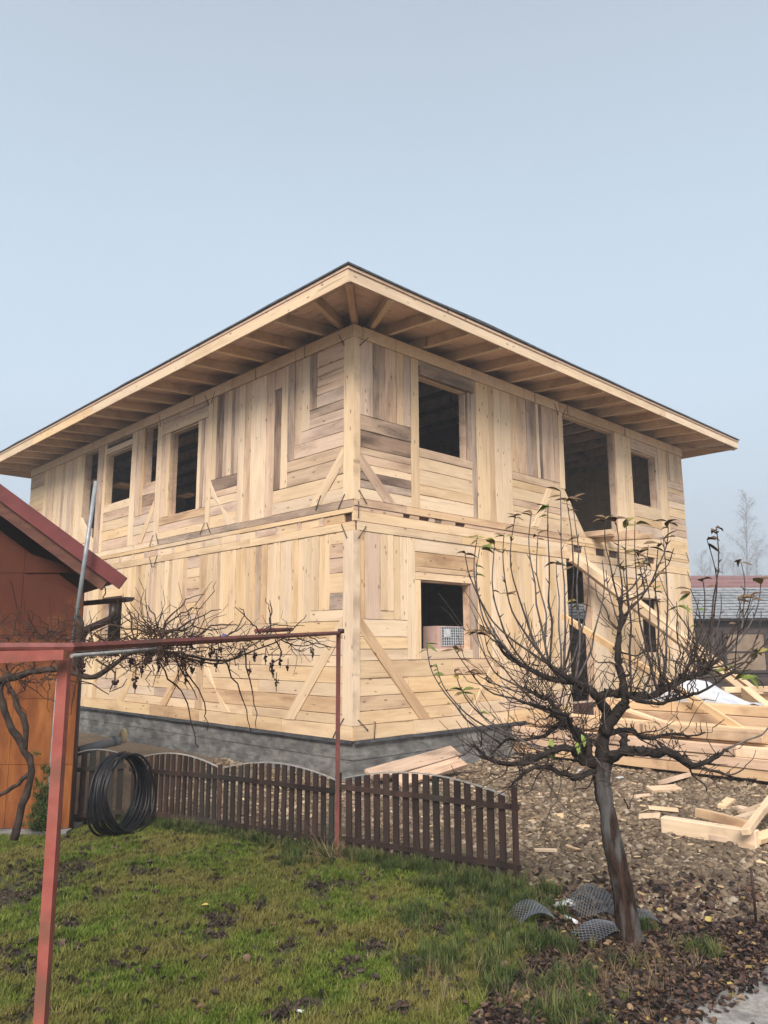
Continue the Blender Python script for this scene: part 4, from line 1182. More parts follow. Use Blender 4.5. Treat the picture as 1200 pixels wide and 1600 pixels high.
# ---------------------------------------------------------------- trellis
trel = thing('vine_trellis', 'red painted steel trellis frame carrying the grapevine', 'trellis', (FM.x, FM.y, 0))
mb = MB(); nx, ny = -1.235, 3.0
def boxpost(mb, x, y, z0, z1, r): mb.box(x - r, x + r, y - r, y + r, z0, z1)
mb = MB(); boxpost(mb, nx, ny, -.05, 1.655, .0195); mb.build('near_post', M['redpaint'], trel)
fp = AY(529, 990, FM.y - .035)
mb = MB(); boxpost(mb, fp.x, FM.y - .045, -.05, fp.z, .018); mb.build('far_post', M['rail'], trel)
r0p, r1p = AY(-60, 1011, 2.9), AY(530, 989, FM.y - .045)
mid = AY(110, 1011, 3.0)
mb = MB(); mb.tube([r0p, mid, r1p + (r1p - mid).normalized() * .02], .0185, 6, smooth=False); mb.build('top_rail', M['rail'], trel)
mb = MB(); p_ = AY(400, 993, 5.05); q_ = AY(455, 990, 5.65); mb.tube([p_ + ZV * .03, q_ + ZV * .03], .016, 6); mb.build('splice_bar', M['rail'], trel)
mb = MB(); a, b2 = AY(-80, 1030, 2.75), AY(98, 1023, 2.93)
X = (b2 - a).normalized(); Yv = Vector((-X.y, X.x, 0)).normalized()
mb.quadbox([a - Yv * .02 - ZV * .024, b2 - Yv * .02 - ZV * .018, b2 + Yv * .02 - ZV * .018, a + Yv * .02 - ZV * .024, a - Yv * .02 + ZV * .024, b2 - Yv * .02 + ZV * .018, b2 + Yv * .02 + ZV * .018, a + Yv * .02 + ZV * .024])
mb.build('cross_beam', M['redpaint'], trel)
mb = MB(); a, b2 = AY(112, 1025, 3.1), AY(270, 1012, 4.1); mb.tube([a, b2], .009, 5); mb.build('inner_rail', M['strip'], trel)
mb = MB(); mb.tube([AY(528, 986, 6.66), AY(538, 986, 6.66)], .022, 6); mb.build('end_cap', M['darkpaint'], trel)
for i_, (px, py, Y_) in enumerate(((300, 1000, 4.3), (350, 997, 4.75))):
    mb = MB(); c = AY(px, py, Y_)
    for k in range(3): mb.tube([c + Vector((k * .008 - .008 + .024 * math.cos(a_) * 0, .024 * math.cos(a_), .024 * math.sin(a_))) for a_ in [i * math.pi / 4 for i in range(9)]], .003, 4)
    mb.build('twine_wrap', M['blue'], trel)


# ---------------------------------------------------------------- woody growth
def wiggle(p0, p1, n=6, amp=.05, bow=Vector((0, 0, 0)), seed=None):
    pts = []; s_ = rnd.uniform(0, 99)
    for i in range(n + 1):
        t = i / n
        p = p0.lerp(p1, t) + bow * (4 * t * (1 - t))
        k = amp * min(1, 3 * t) * min(1, 1.5 * (1 - t) + .3) if i else 0
        pts.append(p + Vector((noise.noise(Vector((t * 3.1, s_, 0))), noise.noise(Vector((t * 3.1, s_ + 5, 0))), noise.noise(Vector((t * 3.1, s_ + 9, 0))))) * k)
    return pts


def smooth_path(pts, k=3):
    out = []
    n = len(pts)
    for i in range(n - 1):
        p0, p1, p2, p3 = pts[max(i - 1, 0)], pts[i], pts[i + 1], pts[min(i + 2, n - 1)]
        for j in range(k):
            t = j / k
            out.append(.5 * ((2 * p1) + (p2 - p0) * t + (2 * p0 - 5 * p1 + 4 * p2 - p3) * t * t + (3 * p1 - p0 - 3 * p2 + p3) * t ** 3))
    out.append(pts[-1])
    return out


def rad(n, r0, r1, knob=0.0):
    return [(r0 + (r1 - r0) * i / (n - 1)) * (1 + rnd.uniform(-knob, knob)) for i in range(n)]


def leafmesh(L=.07, Wd=.035, cup=.3, droop=.3):
    prof = [(0, .08), (.18, .6), (.42, 1.0), (.66, .85), (.85, .45), (1, .04)]
    vs = []; fs = []
    for t, w in prof:
        x = L * t; z = -droop * L * t * t + .0
        for s_ in (-1, 0, 1): vs.append((x, s_ * w * Wd * .5, z + abs(s_) * cup * w * Wd * .5))
    for i in range(len(prof) - 1):
        for k in range(2): fs.append((i * 3 + k, (i + 1) * 3 + k, (i + 1) * 3 + k + 1, i * 3 + k + 1))
    # thin but solid
    n_ = len(vs); vs += [(x, y, z - .0012) for x, y, z in vs]; fs += [tuple(n_ + i for i in reversed(f)) for f in fs[:]]
    me = bpy.data.meshes.new('leaf'); me.from_pydata(vs, [], fs)
    for p in me.polygons: p.use_smooth = True
    return me


LEAFM = {}
for key in ('leaf_g', 'leaf_y', 'leaf_b', 'leaf_l'):
    LEAFM[key] = [leafmesh(.075, .042, .25, .25), leafmesh(.068, .030, .8, .5), leafmesh(.06, .034, -.5, .7)]
    for me in LEAFM[key]: me.materials.append(M[key])


def put_leaf(parent, p, dirv, key, s_=1.0, var=None):
    X = dirv.normalized(); up_ = Vector((rnd.uniform(-.4, .4), rnd.uniform(-.6, .1), 1)); Yv = up_.cross(X).normalized(); Zv = X.cross(Yv)
    mt = Matrix((X * s_, Yv * s_, Zv * s_)).transposed().to_4x4(); mt.translation = p
    me = LEAFM[key][rnd.randrange(3) if var is None else var]
    return link('leaf', me, None, parent, mt)


# pruned fruit tree
TD = 4.815
tree = thing('fruit_tree', 'leafless pruned fruit tree with dark twisted limbs and tall upright shoots', 'tree', (1.43, 4.815, 0))
def TP(X, Y, dy=0.0):                                   # point of the tree seen at (X,Y) of the enlarged crop, dy metres behind the trunk plane
    return AY(660 + X / 2.2222, 740 + Y / 2.2222, TD + dy)


tp = [TP(722, 1660), TP(712, 1560), TP(690, 1420), TP(668, 1310), TP(648, 1200), TP(632, 1120), TP(622, 1050), TP(625, 1000)]
tp[0].z = -.05
mb = MB(); sp = smooth_path(tp, 8); nn = len(sp)
rr = [.074 - .025 * min(1, i / (nn * .6)) + (.012 * math.exp(-((nn - 1 - i) / 6.0) ** 2)) for i in range(nn)]
rr[0] = .098; rr[1] = .093; rr[2] = .088; rr[3] = .083; rr[4] = .079; rr[5] = .076
mb.tube(sp, [r * (1 + rnd.uniform(-.03, .03)) for r in rr], 14)
for v in mb.v: v += Vector((noise.noise(v * 14), noise.noise(v * 14 + Vector((5, 0, 0))), 0)) * .007 + Vector((noise.noise(v * 5), noise.noise(v * 5 + Vector((9, 0, 0))), 0)) * .008
mb.build('trunk', M['trunk'], tree, origin=tp[0])
limbs = {
 'A': ([(625, 1030, 0), (628, 950, .02), (640, 880, .05), (640, 830, .05), (612, 780, .0), (560, 740, -.05), (500, 705, -.08), (440, 665, -.1)], .058, .020),
 'B': ([(632, 900, 0), (670, 840, -.05), (702, 790, -.1), (692, 700, -.12), (678, 620, -.15), (690, 520, -.15), (688, 430, -.15)], .046, .013),
 'C': ([(612, 775, 0), (660, 762, -.03), (720, 770, -.06), (790, 772, -.1), (850, 742, -.15), (915, 712, -.2), (975, 690, -.25), (1000, 660, -.28)], .036, .018),
 'D': ([(630, 1000, 0), (680, 975, -.1), (730, 962, -.2), (800, 970, -.3), (860, 968, -.4), (910, 1000, -.45), (950, 1015, -.5), (1010, 985, -.55), (1060, 960, -.55)], .042, .012),
 'D2': ([(690, 972, -.1), (697, 940, -.1), (702, 905, -.1)], .032, .026),
 'E': ([(610, 1010, 0), (575, 985, .1), (545, 925, .15), (505, 870, .2), (470, 840, .2), (445, 790, .25), (400, 770, .3), (350, 740, .3)], .040, .014),
 'F': ([(600, 1010, 0), (560, 1000, -.1), (500, 950, -.2), (430, 975, -.3), (350, 1005, -.4), (280, 1005, -.45), (220, 985, -.5), (180, 940, -.5)], .033, .010),
 'G': ([(585, 1005, 0), (575, 930, .1), (545, 900, .2), (480, 870, .3), (430, 905, .35), (360, 925, .4), (290, 925, .45), (240, 975, .5)], .030, .009),
 'H': ([(560, 740, -.05), (490, 720, .1), (430, 705, .2), (360, 670, .25), (300, 640, .3), (262, 590, .3)], .026, .011),
 'I': ([(605, 1030, 0), (540, 1050, -.2), (480, 1040, -.3), (430, 1020, -.4), (370, 1030, -.5), (330, 1060, -.55), (300, 1090, -.55)], .026, .007),
 'J': ([(650, 900, 0), (720, 890, .2), (780, 920, .3), (850, 905, .4), (920, 910, .5), (980, 900, .55)], .022, .007),
 'K': ([(700, 760, -.1), (760, 790, -.3), (830, 795, -.4), (900, 780, -.45), (960, 760, -.5), (1080, 690, -.5)], .020, .008),
 'L': ([(860, 970, -.4), (930, 1020, -.3), (1000, 1030, -.2), (1090, 1055, -.1), (1160, 1060, 0)], .014, .006),
 'M': ([(575, 960, .1), (520, 880, -.1), (500, 840, -.2), (440, 820, -.3), (380, 800, -.4), (330, 790, -.45)], .022, .008),
}
LP = {}


def knobs(mb, pts, r0, r1):                             # spurs, pruning stubs and swellings
    for i in range(3, len(pts) - 1):
        if rnd.random() < .75:
            r_ = r0 + (r1 - r0) * i / len(pts); a_ = rnd.uniform(0, 6.28)
            d_ = Vector((math.cos(a_), .6 * math.sin(a_), rnd.uniform(-.3, 1))).normalized()
            q = pts[i]; l_ = r_ * 1.1 + rnd.uniform(.008, .035)
            mb.tube([q, q + d_ * l_ * .6, q + d_ * l_ + Vector((rnd.uniform(-.008, .008), 0, .004))], [r_ * .5, r_ * .42, r_ * .30], 5)
            if rnd.random() < .3: mb.blob(q + d_ * r_ * .5, r_ * .85, 6, 4, (1, 1, 1), .15)


for k, (pl, r0, r1) in limbs.items():
    r0 *= .77; r1 *= .7
    pts = smooth_path([TP(*p) for p in pl], 4)
    s_ = rnd.uniform(0, 99)
    pts = [p + Vector((noise.noise(Vector((i * .7, s_, 0))), noise.noise(Vector((i * .7, s_, 4))), noise.noise(Vector((i * .7, s_, 8))))) * (.014 if i else 0) for i, p in enumerate(pts)]
    LP[k] = pts
    mb = MB(); mb.tube(pts, rad(len(pts), r0, r1, .22), 9); knobs(mb, pts, r0, r1); mb.build('limb', M['bark'], tree, origin=pts[0])
SH = [  # tip x,y ; base x,y ; depth ; leaf kind
 (190, 215, 330, 700, .1, 'y'), (205, 250, 350, 640, .2, 'g'), (285, 205, 400, 680, .0, 'y'), (325, 140, 470, 700, .1, 'b'), (380, 135, 450, 480, -.1, 'b'),
 (440, 105, 470, 640, -.15, 'g'), (480, 60, 500, 700, .1, 'b'), (500, 85, 520, 700, .15, 'b'), (520, 80, 540, 660, .05, 'b'), (635, 150, 690, 480, -.15, 'y'),
 (668, 150, 700, 560, -.1, 'b'), (710, 155, 740, 740, -.2, 'y'), (740, 165, 800, 740, -.1, 'y'), (765, 310, 750, 760, .1, 'y'), (785, 250, 870, 380, .1, 'b'),
 (820, 240, 818, 750, -.2, 'b'), (838, 215, 835, 740, -.2, 'b'), (850, 165, 840, 500, -.1, 'b'), (875, 260, 850, 430, -.15, 'n'), (885, 445, 880, 740, -.2, 'g'),
 (970, 365, 900, 720, -.2, 'b'), (990, 225, 940, 700, -.25, 'b'), (1018, 185, 950, 690, -.25, 'b'), (1108, 295, 960, 690, -.3, 'b'), (1175, 370, 980, 680, -.2, 'y'),
 (1145, 430, 990, 690, -.3, 'b'), (1095, 430, 990, 660, -.25, 'b'), (1040, 420, 970, 690, -.2, 'n'), (1160, 620, 1000, 760, -.3, 'y'), (15, 585, 250, 975, .3, 'g'),
 (50, 665, 290, 960, .2, 'g'), (105, 600, 340, 930, .1, 'b'), (135, 750, 330, 1000, 0, 'g'), (110, 685, 320, 940, .2, 'y'), (150, 275, 300, 690, -.1, 'b'),
 (730, 265, 760, 560, .1, 'y'), (700, 320, 715, 520, .05, 'y'), (640, 330, 660, 560, .0, 'n'), (600, 380, 610, 560, .1, 'n'), (250, 230, 380, 690, .2, 'y'),
 (210, 530, 400, 760, .2, 'b'), (190, 540, 360, 790, -.2, 'b'), (350, 450, 430, 720, 0, 'n'), (540, 440, 560, 700, .1, 'y'), (462, 300, 505, 680, .2, 'b'),
 (560, 250, 500, 600, .2, 'n'), (800, 390, 850, 740, .1, 'g'), (930, 400, 860, 720, .1, 'g'), (1180, 480, 1030, 720, -.4, 'n'), (1080, 520, 980, 720, -.1, 'n'),
 (1230, 560, 1060, 760, -.3, 'n'), (1250, 800, 1060, 960, -.5, 'n'), (180, 690, 360, 820, .3, 'y'), (620, 300, 560, 690, -.1, 'n'), (400, 210, 460, 560, -.2, 'b')]
KEY = {'g': 'leaf_g', 'y': 'leaf_y', 'b': 'leaf_b', 'n': None}
ends = []
allpts = [(p, k) for k in LP for p in LP[k]]
for (tx, ty, bx_, by_, dy, kind) in SH:
    tip = TP(tx, ty, dy + rnd.uniform(-.1, .1)); base0 = TP(bx_, by_, dy)
    b_ = min(allpts, key=lambda q: (q[0] - base0).length)[0]
    ln_ = (tip - b_).length
    bow = Vector(((b_.x - tip.x) * -.0 + (.10 if tip.x > b_.x else -.10) * ln_, 0, -.10 * ln_))
    bow = Vector((math.copysign(.13, tip.x - b_.x) * min(1, abs(tip.x - b_.x) * 4) * ln_, rnd.uniform(-.05, .05), -.04 * ln_))
    pts = smooth_path(wiggle(b_, tip, 7, .05, bow), 2)
    r0 = .0045 + .0040 * min(1, ln_)
    mb = MB(); mb.tube(pts, rad(len(pts), r0, .0026, .12), 5)
    for _ in range(int(ln_ * 5)):                        # buds and short spurs
        q = rnd.choice(pts[3:-1]); mb.tube([q, q + Vector((rnd.uniform(-.03, .03), rnd.uniform(-.02, .02), rnd.uniform(.01, .04)))], [.005, .002], 4)
    mb.build('shoot', M['greytwig'] if rnd.random() < .3 else M['twig'], tree, origin=b_)
    if KEY[kind]:
        for _ in range(rnd.choice((2, 3, 3, 4))):
            a_ = rnd.uniform(0, 6.28)
            kk = KEY[kind] if rnd.random() < .75 else 'leaf_b'
            put_leaf(tree, tip - Vector((0, 0, rnd.uniform(0, .03))), Vector((math.cos(a_), math.sin(a_) * .6, rnd.uniform(-.1, .7))), kk, rnd.uniform(.8, 1.35))
        for _ in range(rnd.choice((0, 1, 2))):
            q = pts[-1 - rnd.randrange(1, 7)]; a_ = rnd.choice((0, math.pi)) + rnd.uniform(-.6, .6)
            put_leaf(tree, q, Vector((math.cos(a_), math.sin(a_), .2)), 'leaf_b' if kind != 'g' else 'leaf_g', rnd.uniform(.65, 1.1))
# special leaves: big fresh cluster at the right, lime ones low in the crown
c = TP(1110, 690, -.35)
pts = wiggle(LP['K'][-1], c, 4, .02); mb = MB(); mb.tube(pts, rad(len(pts), .006, .003), 5); mb.build('shoot', M['twig'], tree)
for k in range(9):
    put_leaf(tree, c + Vector((rnd.uniform(-.06, .07), rnd.uniform(-.05, .05), rnd.uniform(-.03, .02))), Vector((rnd.uniform(-1, 1), rnd.uniform(-.6, .2), rnd.uniform(-.5, .5))), 'leaf_g', rnd.uniform(1.0, 1.4), 0)
for (x, y) in ((532, 930), (440, 920), (440, 950), (552, 905)): put_leaf(tree, TP(x, y, -.2), Vector((.3, -.4, -1)), 'leaf_l', .95, 0)
# fine twigs: crooked, everywhere along the limbs
def twigs(mb, src, n, lmin, lmax, upbias, spread, r=.0042):
    for _ in range(n):
        p = src[rnd.randrange(len(src))]
        a_ = rnd.uniform(0, 2 * math.pi); l_ = rnd.uniform(lmin, lmax)
        d_ = Vector((math.cos(a_) * spread, math.sin(a_) * spread * .8, upbias + rnd.uniform(-.6, .6))).normalized()
        q = p + d_ * l_ + Vector((0, 0, rnd.uniform(-.02, .10) * l_ * 3))
        pts = wiggle(p, q, 5, .22 * l_ + .02, Vector((0, 0, -.12 * l_)))
        mb.tube(pts, rad(len(pts), r, .0018, .1), 4, caps=False)
        if rnd.random() < .6:
            b2 = pts[3]; e_ = b2 + (d_ + Vector((rnd.uniform(-1, 1), rnd.uniform(-1, 1), rnd.uniform(-.2, .8))) * .8).normalized() * l_ * .5
            mb.tube(wiggle(b2, e_, 3, .03), rad(4, .003, .0015), 3, caps=False)
mb = MB()
src = [p for k in 'ABCDEFGHIJKM' for p in LP[k][4:]]
twigs(mb, src, 210, .05, .28, .45, .9, .0028)
src2 = [p for k in 'FGIL' for p in LP[k][6:]]
twigs(mb, src2, 75, .08, .36, -.1, 1.0, .0028)
src3 = [p for k in 'CK' for p in LP[k][8:]]
twigs(mb, src3, 60, .1, .5, .8, .8, .005)
src4 = [p for k in 'EHMG' for p in LP[k][6:]]
twigs(mb, src4, 75, .12, .60, .8, .9, .0032)
# long drooping and arching ones to the left and under the crown
for (x0, y0, x1, y1) in ((330, 1060, 560, 1200), (300, 1010, 190, 1100), (600, 1040, 520, 1090), (430, 1000, 350, 1110), (640, 1110, 700, 1240), (700, 1130, 740, 1100),
                         (560, 720, 520, 560), (480, 800, 350, 860), (700, 850, 880, 860), (860, 1000, 1000, 1080), (900, 1020, 1060, 1010), (960, 960, 1160, 960), (760, 900, 960, 980),
                         (700, 700, 780, 560), (690, 620, 850, 540), (685, 520, 620, 480), (650, 720, 560, 560), (220, 990, 60, 860), (240, 980, 150, 850), (300, 640, 130, 380)):
    a, b2 = TP(x0, y0, rnd.uniform(-.3, .3)), TP(x1, y1, rnd.uniform(-.3, .3))
    a = min(allpts, key=lambda q: (q[0] - a).length)[0] if y0 < 1090 else a
    mb.tube(smooth_path(wiggle(a, b2, 6, .06, Vector((0, 0, -.05))), 2), rad(13, .006, .002, .1), 4, caps=False)
tw = mb.build('twigs', M['twig'], tree); tw['kind'] = 'stuff'
# pale twine round the crotch
mb = MB(); mb.tube(smooth_path([TP(600, 985, -.1), TP(622, 1015, -.12), TP(640, 1030, -.12), TP(662, 1045, -.1), TP(655, 1085, -.09)], 4), .004, 5)
mb.tube(smooth_path([TP(700, 680, -.2), TP(640, 760, -.1), TP(632, 850, -.1), TP(640, 890, -.1)], 4), .0035, 5)
mb.build('twine', M['greytwig'], tree)

# ---------------------------------------------------------------- grapevine
vine = thing('grapevine', 'bare grapevine with dried grape clusters trained over the red trellis', 'vine', (-2.55, 5.6, 0))
def VP(px, py):                                         # depth follows the trellis rail
    t = (px - 110) / 420.0
    return t
def vpt(px, py, dy=0.0):
    t = max(-.35, min(1.05, (px - 110) / 420.0))
    # perspective-correct position along the rail
    Y_ = 1 / ((1 / 3.2) * (1 - t) + (1 / FM.y) * t) if t > 0 else 3.2
    return AY(px, py, max(Y_, 3.9) + dy)
def stem(name, pl, r0, r1, mat, sides=7, knob=.15, Yfix=None, amp=.012):
    pts = [AY(x, y, Yfix) if Yfix else vpt(x, y) for x, y in pl]
    pts = smooth_path(pts, 3); s_ = rnd.uniform(0, 99)
    pts = [p + Vector((noise.noise(Vector((i * .8, s_, 0))), noise.noise(Vector((i * .8, s_, 4))), noise.noise(Vector((i * .8, s_, 8))))) * (amp if i else 0) for i, p in enumerate(pts)]
    mb = MB(); mb.tube(pts, rad(len(pts), r0, r1, knob), sides); mb.build(name, M[mat], vine, origin=pts[0])
    return pts
VY = 5.4
vs1 = stem('stem', [(22, 1312), (35, 1260), (50, 1205), (38, 1175), (20, 1140), (8, 1110), (0, 1080), (5, 1060), (15, 1053)], .028, .019, 'vine', 9, .2, VY)
vs2 = stem('stem', [(50, 1205), (28, 1225), (0, 1242), (-30, 1262)], .016, .014, 'vine', 6, .2, VY)
vs3 = stem('stem', [(38, 1175), (42, 1135), (30, 1110), (18, 1080), (5, 1062)], .022, .016, 'vine', 7, .2, VY)
vs4 = stem('arm', [(-30, 1070), (5, 1062), (30, 1056), (60, 1048), (92, 1046), (125, 1055), (148, 1058), (175, 1040), (205, 1020), (240, 1020), (280, 1022)], .024, .010, 'vine', 7, .2, 4.9)
vs5 = stem('arm', [(118, 1045), (122, 1010), (128, 975), (122, 962)], .022, .010, 'vine', 7, .2, 4.9)
vs6 = stem('arm', [(120, 1018), (170, 1016), (230, 1012), (290, 1006), (340, 1003), (420, 998)], .012, .006, 'vine', 6, .2)
vs7 = stem('cane', [(290, 1024), (330, 1032), (370, 1028), (400, 1014), (440, 1000), (470, 990)], .008, .004, 'cane', 5, .1)
vs8 = stem('cane', [(250, 1015), (300, 1030), (345, 1036), (390, 1012), (430, 985)], .007, .003, 'cane', 5, .1)
CN = [[(405, 990), (395, 975), (380, 960), (366, 948)], [(405, 990), (430, 975), (455, 978), (475, 976)], [(418, 990), (422, 975), (420, 950), (415, 935)], [(422, 975), (425, 950), (421, 938)],
      [(340, 1005), (365, 985), (382, 960), (372, 950)], [(340, 1002), (370, 985), (385, 972)], [(430, 1000), (440, 1025), (422, 1040), (430, 1060), (437, 1068)], [(440, 1000), (470, 1010), (500, 1005), (515, 1016)],
      [(450, 1000), (475, 1000), (500, 1012), (525, 1010)], [(252, 998), (260, 970), (280, 950), (295, 935), (318, 928)], [(252, 998), (240, 960), (228, 945)], [(255, 995), (290, 975), (320, 960), (345, 952)],
      [(255, 990), (300, 980), (340, 985), (365, 970)], [(250, 990), (225, 975), (215, 960)], [(235, 990), (200, 980), (165, 975), (140, 978)], [(300, 1030), (290, 1045), (310, 1075), (320, 1110), (325, 1140)],
      [(150, 1030), (180, 1052), (170, 1083), (200, 1062)], [(110, 1030), (130, 1060), (170, 1084)], [(254, 1000), (255, 1050), (285, 1080), (300, 1130), (310, 1170)], [(350, 1030), (370, 1070), (385, 1110), (392, 1145)],
      [(380, 1010), (390, 1060), (398, 1100), (400, 1140)], [(270, 1020), (290, 1060), (310, 1090)], [(120, 1045), (115, 1085), (108, 1120)], [(300, 1000), (330, 980), (350, 975), (372, 978)],
      [(450, 990), (470, 970), (480, 960)], [(480, 992), (500, 1005), (520, 1012)], [(250, 995), (270, 965), (290, 955), (315, 950)], [(210, 1000), (205, 970), (198, 948)]]
for pl in CN: stem('cane', pl, .0055, .0022, 'cane', 5, .1, None, .02)
mb = MB()
def vtw(n, x0, x1, y0, y1, lmax, upb):
    for _ in range(n):
        px = rnd.uniform(x0, x1); p = vpt(px, rnd.uniform(y0, y1), rnd.uniform(-.1, .25)); l_ = rnd.uniform(.06, lmax)
        d_ = Vector((rnd.uniform(-1, 1), rnd.uniform(-.7, .7), upb + rnd.uniform(-.7, .7))).normalized()
        mb.tube(wiggle(p, p + d_ * l_, 5, .25 * l_ + .015, Vector((0, 0, rnd.uniform(-.1, .1) * l_))), rad(6, .0032, .0013, .1), 4, caps=False)
vtw(90, 120, 300, 985, 1030, .26, .2); vtw(34, 205, 290, 985, 1015, .36, .9); vtw(70, 120, 300, 1005, 1040, .2, -.3); vtw(50, 300, 400, 990, 1030, .26, 0); vtw(26, 400, 500, 990, 1015, .26, 0); vtw(60, -20, 130, 985, 1015, .30, .4); vtw(40, -20, 110, 1040, 1070, .3, -.2)
vtw(40, 190, 300, 995, 1015, .14, 0)
o = mb.build('twigs', M['cane'], vine); o['kind'] = 'stuff'
GC = [(398, 1020, 3), (415, 1025, 3), (426, 1045, 3), (432, 1062, 4), (438, 1030, 3), (450, 1040, 2), (488, 1012, 5), (330, 1018, 3), (345, 1010, 2), (315, 1030, 3), (300, 1005, 2), (286, 1035, 2), (290, 1052, 3), (248, 1025, 5), (222, 1040, 3),
      (212, 1058, 4), (205, 1030, 3), (235, 1018, 3), (390, 1045, 2), (375, 1018, 2), (180, 1062, 2), (228, 1020, 4), (262, 1022, 3), (338, 1028, 4), (425, 1032, 3), (130, 1035, 3), (300, 1042, 2), (284, 1020, 3), (40, 1062, 3), (15, 1072, 3)]
for (x, y, n_) in GC:
    c = vpt(x, y, .05 if x > 100 else 1.0); mb = MB()
    mb.tube([c + ZV * .05, c - ZV * .02 * n_], .0025, 4, caps=False)
    n_ *= rnd.uniform(.5, .95)
    for k in range(int(4 + n_ * 4)):
        zz = -rnd.uniform(0, .020 * n_); w_ = .016 * (1 + zz / (.03 * n_))
        mb.blob(c + Vector((rnd.uniform(-w_, w_), rnd.uniform(-w_, w_), zz)), rnd.uniform(.0045, .008), 5, 4, (1, .8, 1.2), .25)
    mb.build('grape_cluster', M['raisin'], vine)

# ---------------------------------------------------------------- plastic mesh scraps by the tree
def lattice(name, c, ax, ay, nx_, ny_, bend, label, mat='mesh', cell=.022):
    o = thing(name, label, 'mesh', (c.x, c.y, 0), 'grey plastic mesh scraps by the tree foot')
    mb = MB()
    def P(i, j):
        u, v = (i / nx_ - .5), (j / ny_ - .5)
        p = c + ax * u + ay * v
        return p + ZV * (bend * (1 - 4 * u * u) + .02 * noise.noise(p * 9)) + ZV * .012
    for i in range(nx_ + 1):
        for j in range(ny_):
            sft = .5 if j % 2 else 0
            a, b_ = P(i + sft, j), P(i + (0 if j % 2 else .5), j + 1); mb.tube([a, b_], .0035, 3, caps=False)
            a, b_ = P(i + sft, j), P(i + (1 if j % 2 else -.5), j + 1); mb.tube([a, b_], .0035, 3, caps=False)
    mb.build('net', M[mat], o)
lattice('plastic_mesh', G(826, 1437, .03), Vector((.22, -.08, .10)), Vector((-.05, .16, .02)), 11, 12, .06, 'curled grey plastic mesh scrap at the left of the tree foot')
lattice('plastic_mesh', G(927, 1418, .06), Vector((.24, -.02, .02)), Vector((-.03, .14, .12)), 12, 13, .04, 'upright grey plastic mesh scrap directly behind the tree foot')
lattice('plastic_mesh', G(940, 1460, .03), Vector((.26, .10, .03)), Vector((-.08, .15, .01)), 13, 10, .03, 'flat grey plastic mesh scrap in front of the tree foot')
lattice('plastic_mesh', G(1004, 1436, .03), Vector((.16, .02, .0)), Vector((-.02, .13, .02)), 8, 9, .02, 'small grey plastic mesh scrap right of the tree foot')
for (px, py, lb, mt_, s_) in ((882, 1413, 'crumpled dirty paper lying between the mesh scraps', 'paper', .05), (891, 1436, 'small white tube lying on the leaves by the mesh', 'white', .02), (905, 1204, 'crumpled white paper behind the tree crotch on the gravel', 'paper', .035), (968, 1215, 'flat white paper scrap on the gravel right of the trunk', 'paper', .035), (470, 1580, 'small white scrap lying in the lawn near the bottom', 'paper', .012)):
    mb = MB()
    if s_ == .02: mb.tube([G(882, 1432, .03), G(901, 1441, .03)], .012, 8)
    else:
        p = G(px, py, .02)
        for k in range(3): mb.blob(p + Vector((rnd.uniform(-s_, s_), rnd.uniform(-s_, s_) * .6, 0)), s_, 7, 5, (1.1, .8, .35), .35)
    nm = 'plastic_tube' if s_ == .02 else 'paper_scrap'
    tag(mb.build(nm, M['paper'] if mt_ == 'paper' else M['white']), lb, 'litter')
mb = MB(); mb.tube([G(1182, 1450, 0), G(1180, 1395, 0) + Vector((0, 0, .0)) + (AY(1180, 1380, 5.2) - AY(1180, 1395, 5.2))], .006, 5)
mb = MB(); q = G(1182, 1447, 0); mb.tube([q, q + Vector((0, 0, .18)), q + Vector((-.005, 0, .34))], .008, 6)
tag(mb.build('stake', M['darkpaint']), 'thin rusty stake standing at the gravel edge on the right', 'stake')

# ---------------------------------------------------------------- barn and red roof behind
barn = thing('barn', 'old dark wooden barn with grey shingle roof beyond the house corner', 'barn', (11, 24, 0))
BY = 23.0
def B_(px, py, Y=BY): return AY(px, py, Y)
e0, e1_ = B_(1080, 966), B_(1210, 960)
k_ = (e1_.z - e0.z) / (e1_.x - e0.x)
xL, xR = 4.5, 18.0
ez = lambda x: e0.z + (x - e0.x) * k_ * .5
zE = e0.z
mb = MB(); mb.box(xL + .1, xR, BY, BY + 5, -.1, zE + .05); mb.build('wall', M['barnwall'], barn)
zs_ = [0.0]
while zs_[-1] < zE: zs_.append(zs_[-1] + rnd.uniform(.16, .22))
zs_ = [z for z in zs_ if z < zE - .05] + [zE]
for j in range(len(zs_) - 1):
    mb = MB(); o_ = rnd.uniform(.01, .03); mb.box(xL, xR, BY - .02 - o_, BY - .004, zs_[j] + .01, zs_[j + 1] - .005); mb.build('board', M['barnwall'], barn)
pa, pb = B_(1135, 1047), B_(1190, 990)
mb = MB(); mb.box(pa.x, pb.x, BY - .10, BY - .055, pa.z, pb.z); mb.build('hatch_panel', M['barnpanel'], barn)
for (x0, x1, z0_, z1_) in ((pa.x - .08, pa.x, pa.z - .08, pb.z + .08), (pb.x, pb.x + .08, pa.z - .08, pb.z + .08), (pa.x, pb.x, pb.z, pb.z + .08), (pa.x, pb.x, pa.z - .08, pa.z), (pa.x, pb.x, (pa.z + pb.z) / 2 - .02, (pa.z + pb.z) / 2 + .02)):
    mb = MB(); mb.box(x0, x1, BY - .13, BY - .06, z0_, z1_); mb.build('hatch_frame', M['barnwall'], barn)
